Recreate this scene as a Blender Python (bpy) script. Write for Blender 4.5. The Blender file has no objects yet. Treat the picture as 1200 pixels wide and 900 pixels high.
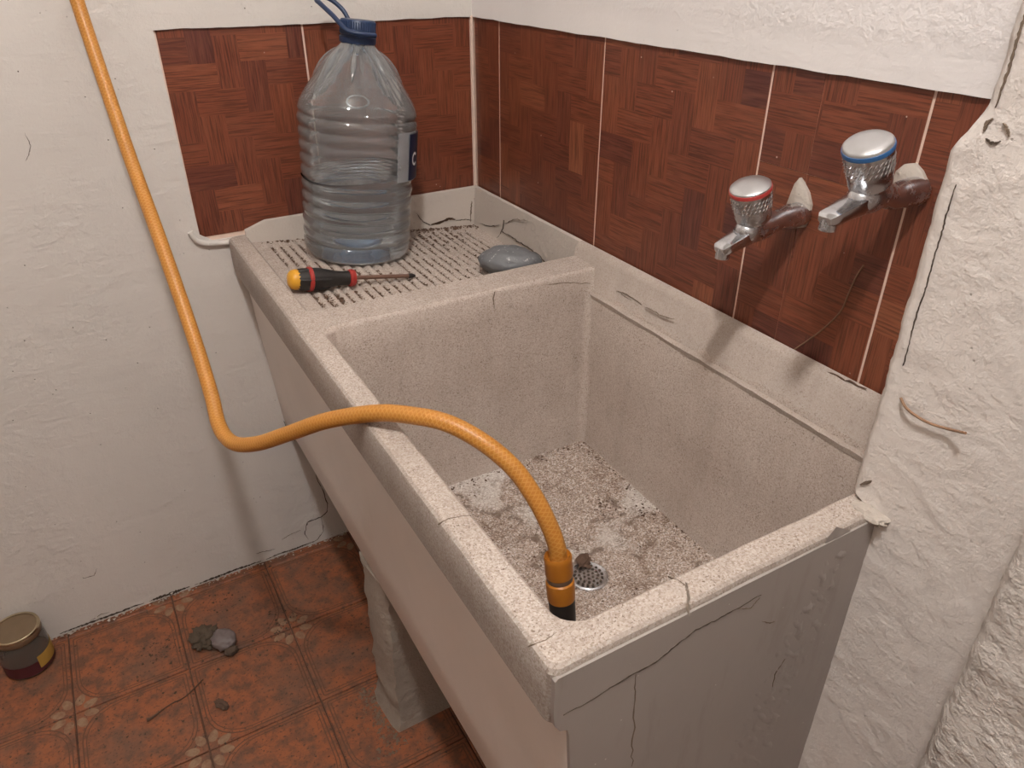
import bpy, bmesh, math, random
from mathutils import Vector, Matrix, noise
random.seed(7)
PI = math.pi
scene = bpy.context.scene
COL = scene.collection

# ------------------------------------------------------------------ camera
CAM = Vector((-0.6987, -1.3540, 1.1817))
FW = Vector((0.4316, 0.7469, -0.5058)).normalized()
RT = FW.cross(Vector((0, 0, 1))).normalized()
UP = RT.cross(FW).normalized()
FPX = 882.16
cd = bpy.data.cameras.new('camera')
cd.sensor_width = 36.0
cd.lens = FPX * 36.0 / 1200.0
cd.clip_start = 0.02
cam = bpy.data.objects.new('camera', cd)
COL.objects.link(cam)
mw = Matrix((RT, UP, -FW)).transposed().to_4x4()
mw.translation = CAM
cam.matrix_world = mw
scene.camera = cam

def U(px, py, axis, val):
    """point where the sight line of a photo pixel meets the plane axis = val"""
    d = FW + RT * ((px - 600) / FPX) - UP * ((py - 450) / FPX)
    t = (val - CAM[axis]) / d[axis]
    return CAM + d * t

# ------------------------------------------------------------------ world, exposure
w = bpy.data.worlds.new('world')
scene.world = w
w.use_nodes = True
w.node_tree.nodes['Background'].inputs['Color'].default_value = (0.9, 0.95, 1.0, 1)
w.node_tree.nodes['Background'].inputs['Strength'].default_value = 0.03
vs = scene.view_settings
vs.view_transform = 'Standard'
vs.look = 'None'
vs.exposure = 0.0
vs.gamma = 1.0
vs.use_curve_mapping = False
LAMP = Vector((-0.74, -1.37, 2.27))      # bare bulb under the ceiling
LAMP_RADIANCE = 600.0
LAMP_COLOR = (1.0, 0.97, 0.945)

# ------------------------------------------------------------------ helpers
def finish(name, me, mats, parent=None, smooth=None):
    if not isinstance(mats, (list, tuple)):
        mats = [mats]
    for m in mats:
        me.materials.append(m)
    if smooth is not None:
        for p in me.polygons:
            p.use_smooth = True
        me.set_sharp_from_angle(angle=math.radians(smooth))
    o = bpy.data.objects.new(name, me)
    COL.objects.link(o)
    if parent is not None:
        o.parent = parent
        o.matrix_parent_inverse = Matrix.Translation(-BASE.get(parent.name, Vector((0, 0, 0))))
    return o

BASE = {}
def mesh(name, verts, faces, mats, parent=None, smooth=None, mi=None):
    me = bpy.data.meshes.new(name)
    me.from_pydata([tuple(v) for v in verts], [], faces)
    bm = bmesh.new(); bm.from_mesh(me)
    if mi is None:
        bmesh.ops.recalc_face_normals(bm, faces=bm.faces)
    bm.to_mesh(me); bm.free()
    if mi is not None:
        for p, k in zip(me.polygons, mi):
            p.material_index = k
    return finish(name, me, mats, parent, smooth)

def thing(name, loc, label, cat, group=None):
    o = bpy.data.objects.new(name, None)
    o.empty_display_size = 0.05
    COL.objects.link(o)
    o.location = loc
    BASE[o.name] = Vector(loc)
    o['label'] = label; o['category'] = cat
    if group: o['group'] = group
    return o

def tag(o, label, cat, group=None):
    o['label'] = label; o['category'] = cat
    if group: o['group'] = group
    return o

def struct(o):
    o['kind'] = 'structure'
    return o

def box_vf(x0, x1, y0, y1, z0, z1):
    v = [(x, y, z) for x in (x0, x1) for y in (y0, y1) for z in (z0, z1)]
    f = [(0, 1, 3, 2), (4, 6, 7, 5), (0, 4, 5, 1), (2, 3, 7, 6), (0, 2, 6, 4), (1, 5, 7, 3)]
    return v, f

def box(name, x0, x1, y0, y1, z0, z1, mat, parent=None):
    v, f = box_vf(x0, x1, y0, y1, z0, z1)
    return mesh(name, v, f, mat, parent)

def rr(x0, x1, y0, y1, r, n=6, s=14, rb=None):
    """rounded rectangle with subdivided sides, counter-clockwise"""
    pts = []
    cs = [(x1 - r, y0 + r, -PI / 2), (x1 - r, y1 - r, 0), (x0 + r, y1 - r, PI / 2), (x0 + r, y0 + r, PI)]
    if rb is not None: cs[0] = (x1 - rb, y0 + rb, -PI / 2); cs[1] = (x1 - rb, y1 - rb, 0)
    r_ = r
    for k, (cx, cy, a0) in enumerate(cs):
        r = rb if (rb is not None and k < 2) else r_
        arc = [(cx + r * math.cos(a0 + PI / 2 * i / n), cy + r * math.sin(a0 + PI / 2 * i / n)) for i in range(n + 1)]
        pts += arc
        nx = cs[(k + 1) % 4]
        r = rb if (rb is not None and (k + 1) % 4 < 2) else r_
        e = (nx[0] + r * math.cos(nx[2]), nx[1] + r * math.sin(nx[2]))
        for i in range(1, s):
            t = i / s
            pts.append((arc[-1][0] * (1 - t) + e[0] * t, arc[-1][1] * (1 - t) + e[1] * t))
    return pts

def loft(rings, closed=True, cap0=False, cap1=False):
    n = len(rings[0]); v = []; f = []
    for r in rings: v += list(r)
    for i in range(len(rings) - 1):
        for j in range(n if closed else n - 1):
            k = (j + 1) % n
            f.append((i * n + j, i * n + k, (i + 1) * n + k, (i + 1) * n + j))
    if cap0: f.append(tuple(range(n - 1, -1, -1)))
    if cap1: f.append(tuple((len(rings) - 1) * n + j for j in range(n)))
    return v, f

def catmull(pts, per=10):
    P = [Vector(p) for p in pts]
    P = [P[0] * 2 - P[1]] + P + [P[-1] * 2 - P[-2]]
    out = []
    for i in range(1, len(P) - 2):
        for k in range(per):
            t = k / per
            a, b, c, d = P[i - 1], P[i], P[i + 1], P[i + 2]
            out.append(0.5 * ((2 * b) + (c - a) * t + (2 * a - 5 * b + 4 * c - d) * t * t + (3 * b - a - 3 * c + d) * t ** 3))
    out.append(P[-2])
    return out

def tube_rings(path, radius, seg=16):
    rings = []
    t0 = (path[1] - path[0]).normalized()
    nrm = t0.orthogonal().normalized()
    for i, p in enumerate(path):
        a = path[max(i - 1, 0)]; b = path[min(i + 1, len(path) - 1)]
        t = (b - a).normalized()
        nrm = (nrm - t * nrm.dot(t)).normalized()
        bi = t.cross(nrm)
        rad = radius(i / (len(path) - 1)) if callable(radius) else radius
        rings.append([p + nrm * (rad * math.cos(2 * PI * k / seg)) + bi * (rad * math.sin(2 * PI * k / seg)) for k in range(seg)])
    return rings

def tube(name, path, radius, mat, parent=None, seg=16, smooth=50):
    path = [Vector(p) for p in path]
    v, f = loft(tube_rings(path, radius, seg), True, True, True)
    return mesh(name, v, f, mat, parent, smooth)

def lathe_rings(prof, seg=32, M=None):
    M = M or Matrix.Identity(4)
    return [[M @ Vector((r * math.cos(2 * PI * k / seg), r * math.sin(2 * PI * k / seg), z)) for k in range(seg)] for r, z in prof]

def lathe(name, prof, mat, parent=None, seg=32, M=None, smooth=40, caps=(True, True)):
    v, f = loft(lathe_rings(prof, seg, M), True, *caps)
    return mesh(name, v, f, mat, parent, smooth)

def frame(origin, zaxis, xhint=(1, 0, 0)):
    z = Vector(zaxis).normalized()
    x = Vector(xhint); x = (x - z * x.dot(z)).normalized()
    y = z.cross(x)
    m = Matrix((x, y, z)).transposed().to_4x4()
    m.translation = Vector(origin)
    return m

def ribbon(name, pts, nrm, width, mat, parent, lift=0.0004, jit=0.5, sub=6):
    """thin crack line following pts on a surface with normal nrm"""
    nrm = Vector(nrm).normalized()
    P = []
    pts = [Vector(p) for p in pts]
    for a, b in zip(pts, pts[1:]):
        for k in range(sub):
            t = k / sub
            q = a.lerp(b, t)
            if k: 
                s = nrm.cross((b - a).normalized())
                q = q + s * random.uniform(-1, 1) * (b - a).length * 0.035
            P.append(q)
    P.append(pts[-1])
    v = []; f = []
    n = len(P)
    for i, p in enumerate(P):
        t = (P[min(i + 1, n - 1)] - P[max(i - 1, 0)]).normalized()
        s = nrm.cross(t)
        wv = width * 0.32 * (1 + random.uniform(-jit, jit)) * min(1, 0.25 + 3.0 * min(i, n - 1 - i) / n)
        v += [p + s * wv + nrm * lift, p - s * wv + nrm * lift, p - s * wv * 0.9 - nrm * 0.0015, p + s * wv * 0.9 - nrm * 0.0015]
    for i in range(n - 1):
        a, b = i * 4, (i + 1) * 4
        for k in range(4):
            f.append((a + k, a + (k + 1) % 4, b + (k + 1) % 4, b + k))
    f += [(0, 3, 2, 1), (4 * n - 4, 4 * n - 3, 4 * n - 2, 4 * n - 1)]
    return mesh(name, v, f, mat, parent)

def lump(center, rx, ry, rz, sub=3, amp=0.2, freq=2.0, seed=0, flat=None, rot=0.0):
    bm = bmesh.new()
    bmesh.ops.create_icosphere(bm, subdivisions=sub, radius=1)
    vs_ = []; off = Vector((seed * 3.7, seed * 1.3, seed * 5.1))
    ca, sa = math.cos(rot), math.sin(rot)
    for v in bm.verts:
        k = 1 + amp * noise.fractal(v.co * freq + off, 0.8, 2.0, 4)
        x, y, z = v.co.x * rx * k, v.co.y * ry * k, v.co.z * rz * k
        if flat is not None: z = max(z, flat)
        vs_.append((center[0] + x * ca - y * sa, center[1] + x * sa + y * ca, center[2] + z))
    fs = [tuple(v.index for v in f.verts) for f in bm.faces]
    bm.free()
    return vs_, fs

def crumbs(name, spots, mat, parent):
    """many small grains joined into one mesh; spots = (x, y, z, size)"""
    v = []; f = []
    base = [(1, 0, -.3), (-.5, .87, -.3), (-.5, -.87, -.3), (0, 0, .7), (.3, .5, .35)]
    fc = [(0, 4, 3), (4, 1, 3), (1, 2, 3), (2, 0, 3), (0, 1, 4), (0, 2, 1)]
    for (x, y, z, s) in spots:
        a = random.uniform(0, 2 * PI); ca, sa = math.cos(a), math.sin(a); el = random.uniform(.6, 1.6); h = random.uniform(.4, .9)
        k = len(v)
        for (bx, by, bz) in base:
            bx *= s * el; by *= s
            v.append((x + bx * ca - by * sa, y + bx * sa + by * ca, z + bz * s * h))
        f += [tuple(i + k for i in t) for t in fc]
    o = mesh(name, v, f, mat, parent, mi=[0] * len(f))
    o['kind'] = 'stuff'
    return o

# ------------------------------------------------------------------ materials
class NT:
    def __init__(s, name):
        s.m = bpy.data.materials.new(name); s.m.use_nodes = True
        s.t = s.m.node_tree; s.b = s.t.nodes['Principled BSDF']; s.out = s.t.nodes['Material Output']
        s.co = None
    def n(s, typ, **kw):
        nd = s.t.nodes.new(typ)
        for k, v in kw.items():
            if k in ('operation', 'blend_type', 'data_type', 'feature', 'attribute_name', 'noise_dimensions', 'wave_type', 'bands_direction', 'clamp'):
                setattr(nd, k, v)
            else:
                s.set(nd.inputs[k.replace('_', ' ')], v)
        return nd
    def set(s, inp, v):
        if isinstance(v, bpy.types.NodeSocket): s.t.links.new(v, inp)
        else:
            if isinstance(v, (tuple, list)) and len(v) == 3 and inp.type == 'RGBA': v = (*v, 1)
            inp.default_value = v
    def obj(s):
        if s.co is None: s.co = s.t.nodes.new('ShaderNodeTexCoord')
        return s.co.outputs['Object']
    def noise(s, scale, detail=4, rough=0.55, vec=None, dist=0.0):
        return s.n('ShaderNodeTexNoise', Vector=vec or s.obj(), Scale=scale, Detail=detail, Roughness=rough, Distortion=dist).outputs['Fac']
    def mapping(s, scale=(1, 1, 1), rot=(0, 0, 0), vec=None):
        return s.n('ShaderNodeMapping', Vector=vec or s.obj(), Scale=scale, Rotation=rot).outputs['Vector']
    def voro(s, scale, feature='F1', vec=None, out='Distance'):
        nd = s.n('ShaderNodeTexVoronoi', feature=feature, Vector=vec or s.obj(), Scale=scale)
        return nd.outputs[out]
    def ramp(s, fac, stops):
        nd = s.t.nodes.new('ShaderNodeValToRGB')
        s.set(nd.inputs['Fac'], fac)
        el = nd.color_ramp.elements
        while len(el) < len(stops): el.new(0.5)
        for e, (p, c) in zip(el, stops):
            e.position = p
            e.color = (*c, 1) if isinstance(c, (tuple, list)) else (c, c, c, 1)
        return nd.outputs['Color']
    def mix(s, fac, a, b, mode='MIX'):
        nd = s.t.nodes.new('ShaderNodeMix'); nd.data_type = 'RGBA'; nd.blend_type = mode
        s.set(nd.inputs[0], fac); s.set(nd.inputs[6], a); s.set(nd.inputs[7], b)
        return nd.outputs[2]
    def math(s, op, a, b=0.0, c=0.0):
        nd = s.t.nodes.new('ShaderNodeMath'); nd.operation = op
        s.set(nd.inputs[0], a); s.set(nd.inputs[1], b); s.set(nd.inputs[2], c)
        return nd.outputs[0]
    def bump(s, h, strength=0.5, dist=0.002, normal=None):
        nd = s.n('ShaderNodeBump', Height=h, Strength=strength, Distance=dist)
        if normal is not None: s.set(nd.inputs['Normal'], normal)
        return nd.outputs['Normal']
    def done(s, color=None, rough=None, normal=None, **kw):
        if color is not None: s.set(s.b.inputs['Base Color'], color)
        if rough is not None: s.set(s.b.inputs['Roughness'], rough)
        if normal is not None: s.set(s.b.inputs['Normal'], normal)
        for k, v in kw.items(): s.set(s.b.inputs[k.replace('_', ' ')], v)
        return s.m

def m_plain(name, color, rough=0.5, **kw):
    k = NT(name)
    v = k.noise(60, 3)
    c = k.mix(v, tuple(x * 0.86 for x in color), tuple(min(1, x * 1.1) for x in color))
    return k.done(c, rough, **kw)

def m_plaster(name, base, fine=0.35, lumps=0.5, stroke=0.4, stroke_scale=(9, 9, 55), spots=0.5, rough=0.62, dirt=(0.34, 0.27, 0.2), lump_scale=55, stipple=0.0, band=None, strength=.8):
    k = NT(name)
    big = k.noise(3.2, 5, 0.6)
    blot = k.noise(17, 5, 0.65)
    c = k.mix(k.ramp(big, [(0.35, 0.0), (0.7, 1.0)]), tuple(x * 0.93 for x in base), base)
    c = k.mix(k.ramp(blot, [(0.62, 0.0), (0.8, 0.35)]), c, tuple(b * 0.6 + d * 0.4 for b, d in zip(base, dirt)))
    # small dark pits in the paint
    pits = k.voro(75)
    gate = k.ramp(k.noise(24, 2), [(0.56, 0.0), (0.62, 1.0)])
    pf = k.math('MULTIPLY', k.ramp(pits, [(0.045, 1.0), (0.085, 0.0)]), gate)
    pf = k.math('MULTIPLY', pf, spots)
    c = k.mix(pf, c, (0.10, 0.075, 0.05))
    st = k.noise(1.0, 5, 0.6, vec=k.mapping(stroke_scale), dist=0.4)
    lm = k.ramp(k.noise(lump_scale, 5, 0.62), [(0.42, 0.0), (0.68, 1.0)])
    lmgate = k.ramp(k.noise(6, 3), [(0.38, 0.15), (0.62, 1.0)])
    lm = k.math('MULTIPLY', lm, lmgate)
    fn = k.noise(260, 3, 0.6)
    h = k.math('MULTIPLY', st, stroke)
    h = k.math('ADD', h, k.math('MULTIPLY', lm, lumps))
    h = k.math('ADD', h, k.math('MULTIPLY', fn, fine * 0.35))
    h = k.math('SUBTRACT', h, pf)
    if stipple:
        sv = k.math('MULTIPLY', k.noise(150, 4, 0.6), stipple)
        if band:      # smooth trowelled band below, stippled paint above
            z = k.n('ShaderNodeSeparateXYZ', Vector=k.obj()).outputs[2]
            z = k.math('ADD', z, k.math('MULTIPLY', k.noise(25, 3), .03))
            sv = k.math('MULTIPLY', sv, k.n('ShaderNodeMapRange', Value=z, From_Min=band[0], From_Max=band[1]).outputs[0])
        h = k.math('ADD', h, sv)
    return k.done(c, rough, k.bump(h, strength, 0.004), Specular_IOR_Level=0.35)

def m_stone(name, tint=1.0, pits=1.0, contrast=1.0):
    k = NT(name)
    g = k.n('ShaderNodeSeparateColor', Color=k.voro(640, out='Color')).outputs[0]
    t = lambda r, gg, b: (r * tint, gg * tint, b * tint)
    mid = (.535, .452, .395)
    def cm(r, gg, b): return t(*[m + (x - m) * contrast for x, m in zip((r, gg, b), mid)])
    c = k.ramp(g, [(0.0, cm(.36, .285, .232)), (0.2, cm(.47, .385, .33)), (0.55, cm(.55, .468, .41)), (0.85, cm(.61, .535, .478)), (1.0, cm(.66, .60, .55))])
    st = k.noise(9, 6, 0.65)
    c = k.mix(k.ramp(st, [(0.42, 0.0), (0.72, 0.5)]), c, t(.38, .31, .262), 'MIX')
    vst = k.noise(1.0, 5, 0.6, vec=k.mapping((60, 60, 7)))
    c = k.mix(k.ramp(vst, [(0.5, 0.0), (0.8, 0.4)]), c, t(.58, .515, .465))
    vs2 = k.noise(1.0, 5, 0.6, vec=k.mapping((22, 22, 3)))
    c = k.mix(k.ramp(vs2, [(0.52, 0.0), (0.8, 0.35)]), c, t(.34, .275, .23))
    f2 = k.noise(430, 2, 0.6)
    pf = k.math('MULTIPLY', k.ramp(f2, [(0.60, 0.0), (0.66, 1.0)]), k.ramp(k.noise(34, 3), [(0.36, 0.2), (0.62, pits)]))
    c = k.mix(pf, c, (.17 , .12, .088))
    h = k.math('SUBTRACT', k.math('MULTIPLY', k.noise(210, 4, 0.65), 0.35), k.math('MULTIPLY', pf, 0.8))
    return k.done(c, 0.68, k.bump(h, 0.35, 0.0010), Specular_IOR_Level=0.3)

def m_basin_floor():
    k = NT('basin floor stone')
    g = k.n('ShaderNodeSeparateColor', Color=k.voro(420, out='Color')).outputs[0]
    c = k.ramp(g, [(0.0, (.30, .215, .165)), (0.4, (.44, .345, .285)), (0.8, (.56, .475, .42)), (1.0, (.70, .645, .60))])
    sp = k.noise(430, 3, .65)
    c = k.mix(k.ramp(sp, [(.52, 0.0), (.60, .85)]), c, (.13, .088, .064))
    ln = k.noise(10, 2, .4)
    lime = k.ramp(ln, [(.55, 0.0), (.62, .7)])
    c = k.mix(lime, c, k.mix(g, (.54, .48, .43), (.74, .70, .66)))
    edge = k.math('MULTIPLY', k.ramp(ln, [(.51, 0.0), (.535, 1.0), (.55, 1.0), (.57, 0.0)]), k.ramp(k.noise(60, 3), [(.47, 0.0), (.57, .8)]))
    c = k.mix(edge, c, (.15, .105, .08))
    muck = k.math('MULTIPLY', k.math('MULTIPLY', k.ramp(k.noise(20, 5, .75), [(.50, 0.0), (.62, 1.0)]), k.ramp(k.noise(330, 2, .6), [(.40, 0.0), (.58, 1.0)])), .9)
    c = k.mix(muck, c, (.155, .095, .063))
    h = k.math('ADD', k.noise(260, 3, .6), k.math('MULTIPLY', lime, .6))
    return k.done(c, .8, k.bump(h, .8, .0016))

def m_wood():
    k = NT('parquet print ceramic')
    uv = k.n('ShaderNodeUVMap').outputs['UV']
    tone = k.n('ShaderNodeAttribute', attribute_name='tone').outputs['Fac']
    g = k.noise(1.0, 5, 0.62, vec=k.mapping((15, 430, 1), vec=uv), dist=0.15)
    g2 = k.noise(1.0, 3, 0.5, vec=k.mapping((16, 120, 1), vec=uv), dist=0.8)
    a = k.ramp(tone, [(0.0, (.105, .032, .026)), (0.3, (.165, .046, .025)), (0.65, (.215, .062, .030)), (1.0, (.285, .098, .048))])
    c = k.mix(k.ramp(g, [(0.44, 0.0), (0.60, 0.95)]), a, k.mix(0.66, a, (.045, .012, .007)))
    c = k.mix(k.ramp(g2, [(0.48, 0.0), (0.75, 0.6)]), c, k.mix(0.5, a, (.27, .105, .055)))
    sp = k.math('MULTIPLY', k.ramp(k.voro(60), [(.05, 1.0), (.075, 0.0)]), k.ramp(k.noise(15, 2), [(.60, 0.0), (.64, .8)]))
    c = k.mix(sp, c, (.62, .52, .44))
    r = k.ramp(k.noise(8, 4), [(0.3, 0.28), (0.75, 0.46)])
    return k.done(c, r, k.bump(g, 0.12, 0.0008), Specular_IOR_Level=0.45)

def m_terracotta():
    k = NT('terracotta glazed tile')
    oi = k.n('ShaderNodeObjectInfo')
    geo = k.n('ShaderNodeNewGeometry').outputs['Position']
    n1 = k.noise(7, 6, 0.65, vec=geo); n2 = k.noise(34, 5, 0.7, vec=geo); n3 = k.noise(180, 3, .6, vec=geo)
    c = k.mix(n1, (.27, .084, .034), (.37, .120, .046))
    c = k.mix(k.math('MULTIPLY', oi.outputs['Random'], .35), c, (.20, .075, .040))
    c = k.mix(k.ramp(n2, [(.43, 0.0), (.62, .9)]), c, (.125, .062, .040))
    c = k.mix(k.ramp(n1, [(.46, 0.0), (.66, .8)]), c, (.135, .08, .056))
    c = k.mix(k.ramp(n3, [(.57, 0.0), (.67, .8)]), c, (.06, .036, .026))
    return k.done(c, k.ramp(n2, [(.3, .35), (.7, .65)]), k.bump(n2, .25, .001), Specular_IOR_Level=.4)

def m_hose():
    k = NT('amber braided hose')
    uv = k.n('ShaderNodeUVMap').outputs['UV']
    sx = k.n('ShaderNodeSeparateXYZ', Vector=uv)
    a = k.math('SINE', k.math('ADD', k.math('MULTIPLY', sx.outputs[0], 1250.0), k.math('MULTIPLY', sx.outputs[1], 2 * PI * 7)))
    b = k.math('SINE', k.math('SUBTRACT', k.math('MULTIPLY', sx.outputs[0], 1250.0), k.math('MULTIPLY', sx.outputs[1], 2 * PI * 7)))
    m = k.math('MAXIMUM', a, b)
    f = k.ramp(m, [(.45, 0.0), (.95, 1.0)])
    c = k.mix(k.noise(30, 3), (.43, .17, .023), (.51, .21, .033))
    c = k.mix(k.math('MULTIPLY', f, .42), c, (.64, .34, .095))
    return k.done(c, .38, k.bump(f, .25, .0006), Subsurface_Weight=.12, Subsurface_Radius=(.01, .005, .002))

def m_chrome(name='scaled chrome', dull=.0):
    k = NT(name)
    n = k.noise(70, 5, .65); n2 = k.noise(300, 3)
    spot = k.ramp(n, [(.54, 0.0), (.78, .45)])
    c = k.mix(k.math('MULTIPLY', spot, .7), (.62, .63, .66), (.40, .35, .29))
    r = k.math('ADD', k.math('MULTIPLY', spot, .35), .16 + dull)
    met = k.math('SUBTRACT', 1.0, k.math('MULTIPLY', spot, .55))
    return k.done(c, r, k.bump(n2, .05, .0004), Metallic=met)

def m_glass(name, color, clear=.7, rough=.04, alpha_tint=(.9, .93, .95)):
    """thin clear plastic: mostly see-through with a glossy skin"""
    k = NT(name)
    tr = k.n('ShaderNodeBsdfTransparent', Color=alpha_tint)
    k.done(color, rough, None, Specular_IOR_Level=.6)
    sc = k.ramp(k.noise(40, 4), [(.4, 0.0), (.8, 1.0)])
    fr = k.n('ShaderNodeLayerWeight', Blend=.35).outputs['Facing']
    fac = k.math('SUBTRACT', clear, k.math('MULTIPLY', fr, .42))
    fac = k.math('SUBTRACT', fac, k.math('MULTIPLY', sc, .06))
    mx = k.t.nodes.new('ShaderNodeMixShader')
    k.t.links.new(fac, mx.inputs[0]); k.t.links.new(k.b.outputs[0], mx.inputs[1]); k.t.links.new(tr.outputs[0], mx.inputs[2])
    gl = k.n('ShaderNodeBsdfGlossy', Color=(1, 1, 1), Roughness=max(rough, .05))
    fz_ = k.n('ShaderNodeFresnel', IOR=1.42)
    m2 = k.t.nodes.new('ShaderNodeMixShader')
    k.t.links.new(fz_.outputs[0], m2.inputs[0]); k.t.links.new(mx.outputs[0], m2.inputs[1]); k.t.links.new(gl.outputs[0], m2.inputs[2])
    k.t.links.new(m2.outputs[0], k.out.inputs['Surface'])
    return k.m

def m_paint(name, base, streak=.5):
    k = NT(name)
    b = k.noise(6, 5, .6); v = k.noise(1.0, 5, .6, vec=k.mapping((30, 30, 5)))
    c = k.mix(k.ramp(b, [(.4, 0.0), (.75, .5)]), base, tuple(x * .86 for x in base))
    c = k.mix(k.ramp(v, [(.56, 0.0), (.8, streak)]), c, (base[0] * .62, base[1] * .55, base[2] * .48))
    sp = k.math('MULTIPLY', k.ramp(k.voro(90), [(.05, 1.0), (.08, 0.0)]), k.ramp(k.noise(30, 2), [(.58, 0.0), (.63, .8)]))
    c = k.mix(sp, c, (.75, .72, .68))
    return k.done(c, .42, k.bump(k.noise(40, 4), .18, .0015), Specular_IOR_Level=.4)

MAT = {}
MAT['wall_left'] = m_plaster('cream wall paint', (.67, .628, .588), stroke=.55, stroke_scale=(7, 7, 38), lumps=.35, lump_scale=48, spots=.9, strength=.75)
MAT['wall_unseen'] = m_plaster('beige wall paint', (.36, .32, .285), stroke=.4)
MAT['wall_right'] = m_plaster('white stippled wall paint', (.84, .80, .785), stroke=.15, lumps=.12, spots=.2, stipple=.6, lump_scale=80, band=(1.108, 1.128), strength=.7)
MAT['wall_near'] = m_plaster('rough white wall paint', (.76, .70, .655), stroke=.25, stroke_scale=(20, 20, 30), lumps=.35, spots=.35, lump_scale=60, stipple=.3, strength=.6)
MAT['jamb'] = m_plaster('coarse plaster', (.66, .605, .56), stroke=.3, lumps=1.2, spots=.2, lump_scale=50, stipple=.5)
MAT['upstand'] = m_plaster('cream mortar curb', (.55, .485, .43), stroke=.2, lumps=.3, spots=.6, fine=.4, lump_scale=90, rough=.55)
MAT['mortar'] = m_plaster('pale filler', (.50, .44, .385), stroke=.3, lumps=.6, fine=.6, spots=.4)
MAT['pier'] = m_plaster('shade darkened bare mortar', (.36, .31, .262), stroke=.4, lumps=.8, fine=.8, spots=.6)  # whole pier coloured darker to carry the shade on its side face
MAT['grout'] = m_plain('pink grout', (.74, .56, .46), .8)
MAT['crack'] = m_plain('crack dark', (.07, .05, .035), .95)
MAT['crack_soft'] = m_plain('crack brown', (.17, .125, .09), .95)
MAT['wood'] = m_wood()
MAT['tile_edge'] = m_plain('tile biscuit', (.30, .13, .075), .7)
MAT['terracotta'] = m_terracotta()
kp = NT('worn petal print')
gp_ = kp.n('ShaderNodeNewGeometry').outputs['Position']
MAT['petal'] = kp.done(kp.mix(kp.ramp(kp.noise(55, 5, .7, vec=gp_), [(.40, 0.0), (.62, .9)]), (.29, .185, .115), (.19, .085, .045)), .6)
MAT['tile_line'] = m_plain('tile line print', (.12, .05, .026), .6)
MAT['floor_grout'] = m_plain('dirty floor grout', (.12, .065, .042), .9)
MAT['stone'] = m_stone('terrazzo rim', .88, pits=1.0)
MAT['stone_lip'] = m_stone('stained terrazzo lip', .70, pits=.7, contrast=.8)
MAT['stone_in'] = m_stone('terrazzo basin', .97, pits=.85, contrast=.7)
MAT['stone_board'] = m_stone('terrazzo washboard', .92, pits=.9)
MAT['ledge'] = m_stone('mortared ledge', .84, pits=.5, contrast=.35)
MAT['basin_floor'] = m_basin_floor()
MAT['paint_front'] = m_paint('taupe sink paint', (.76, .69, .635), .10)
MAT['paint_end'] = m_paint('grey shaded sink paint', (.345, .305, .28), .6)  # grey darkened in the colour, as little lamp light reaches the end face
MAT['dirt'] = m_plain('brown dirt', (.115, .066, .043), .95)
MAT['dirt2'] = m_plain('dark crumbs', (.085, .055, .038), .95)
MAT['chrome'] = m_chrome()
MAT['chrome_dark'] = m_chrome('dull chrome', .10)
MAT['cap_chrome'] = m_plain('brushed chrome cap', (.60, .60, .61), .34, Metallic=.85)
MAT['steel'] = m_plain('rusty steel', (.20, .115, .085), .4, Metallic=.55)
MAT['hose'] = m_hose()
MAT['orange'] = m_plain('orange coupling plastic', (.42, .15, .014), .38)
MAT['black'] = m_plain('black rubber', (.014, .012, .011), .45)
MAT['ring_grey'] = m_plain('grey ring', (.12, .075, .05), .5)
MAT['red'] = m_plain('red plastic', (.36, .030, .024), .4)
MAT['yellow'] = m_plain('yellow plastic', (.66, .32, .025), .4)
MAT['red_ring'] = m_plain('faded red ring', (.48, .055, .05), .35)
MAT['blue_ring'] = m_plain('blue ring', (.035, .14, .36), .35)
MAT['navy'] = m_plain('navy cap plastic', (.014, .032, .085), .42)
MAT['label_blue'] = m_plain('navy label', (.008, .016, .045), .4)
MAT['label_white'] = m_plain('white print', (.72, .74, .76), .5)
MAT['pet'] = m_glass('clear bottle plastic', (.46, .46, .46), .84, .06)
MAT['sheet'] = m_glass('clear label sheet', (.62, .66, .70), .74, .25)
MAT['jar_glass'] = m_glass('jar glass', (.35, .31, .27), .88, .05, (.86, .84, .78))
kw_ = NT('water'); kw_.done((.93, .97, 1.0), .0, None, Transmission_Weight=1.0, IOR=1.333); MAT['water'] = kw_.m
MAT['drop'] = m_glass('condensation', (.45, .45, .45), .62, .05)
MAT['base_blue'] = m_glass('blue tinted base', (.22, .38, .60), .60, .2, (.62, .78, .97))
MAT['lid'] = m_plain('dull gold lid', (.26, .185, .115), .42, Metallic=.6)
MAT['lid_rim'] = m_plain('shiny lid rim', (.62, .52, .36), .22, Metallic=1.0)
MAT['jar_red'] = m_plain('maroon label', (.075, .014, .018), .5)
MAT['jar_yellow'] = m_plain('mustard label', (.42, .25, .05), .5)
MAT['jar_in'] = m_plain('jar residue', (.06, .024, .016), .4)
k_ = NT('blue grey pebble')
cc = k_.mix(k_.noise(45, 5, .6), (.095, .098, .105), (.205, .208, .215))
cc = k_.mix(k_.ramp(k_.noise(140, 3), [(.62, 0.0), (.7, .7)]), cc, (.55, .54, .53))
MAT['pebble'] = k_.done(cc, .5, k_.bump(k_.noise(160, 4), .3, .001))
MAT['lint'] = m_plain('olive lint', (.085, .06, .04), .95)
MAT['scrap'] = m_plain('grey scrap', (.17, .135, .13), .5)
MAT['twig'] = m_plain('brown stem', (.26, .15, .09), .8)
MAT['leaf'] = m_plain('dry leaf', (.10, .055, .035), .8)
MAT['ceiling'] = m_plaster('white ceiling paint', (.55, .52, .48), stroke=.2, lumps=.2, spots=.1)
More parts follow.
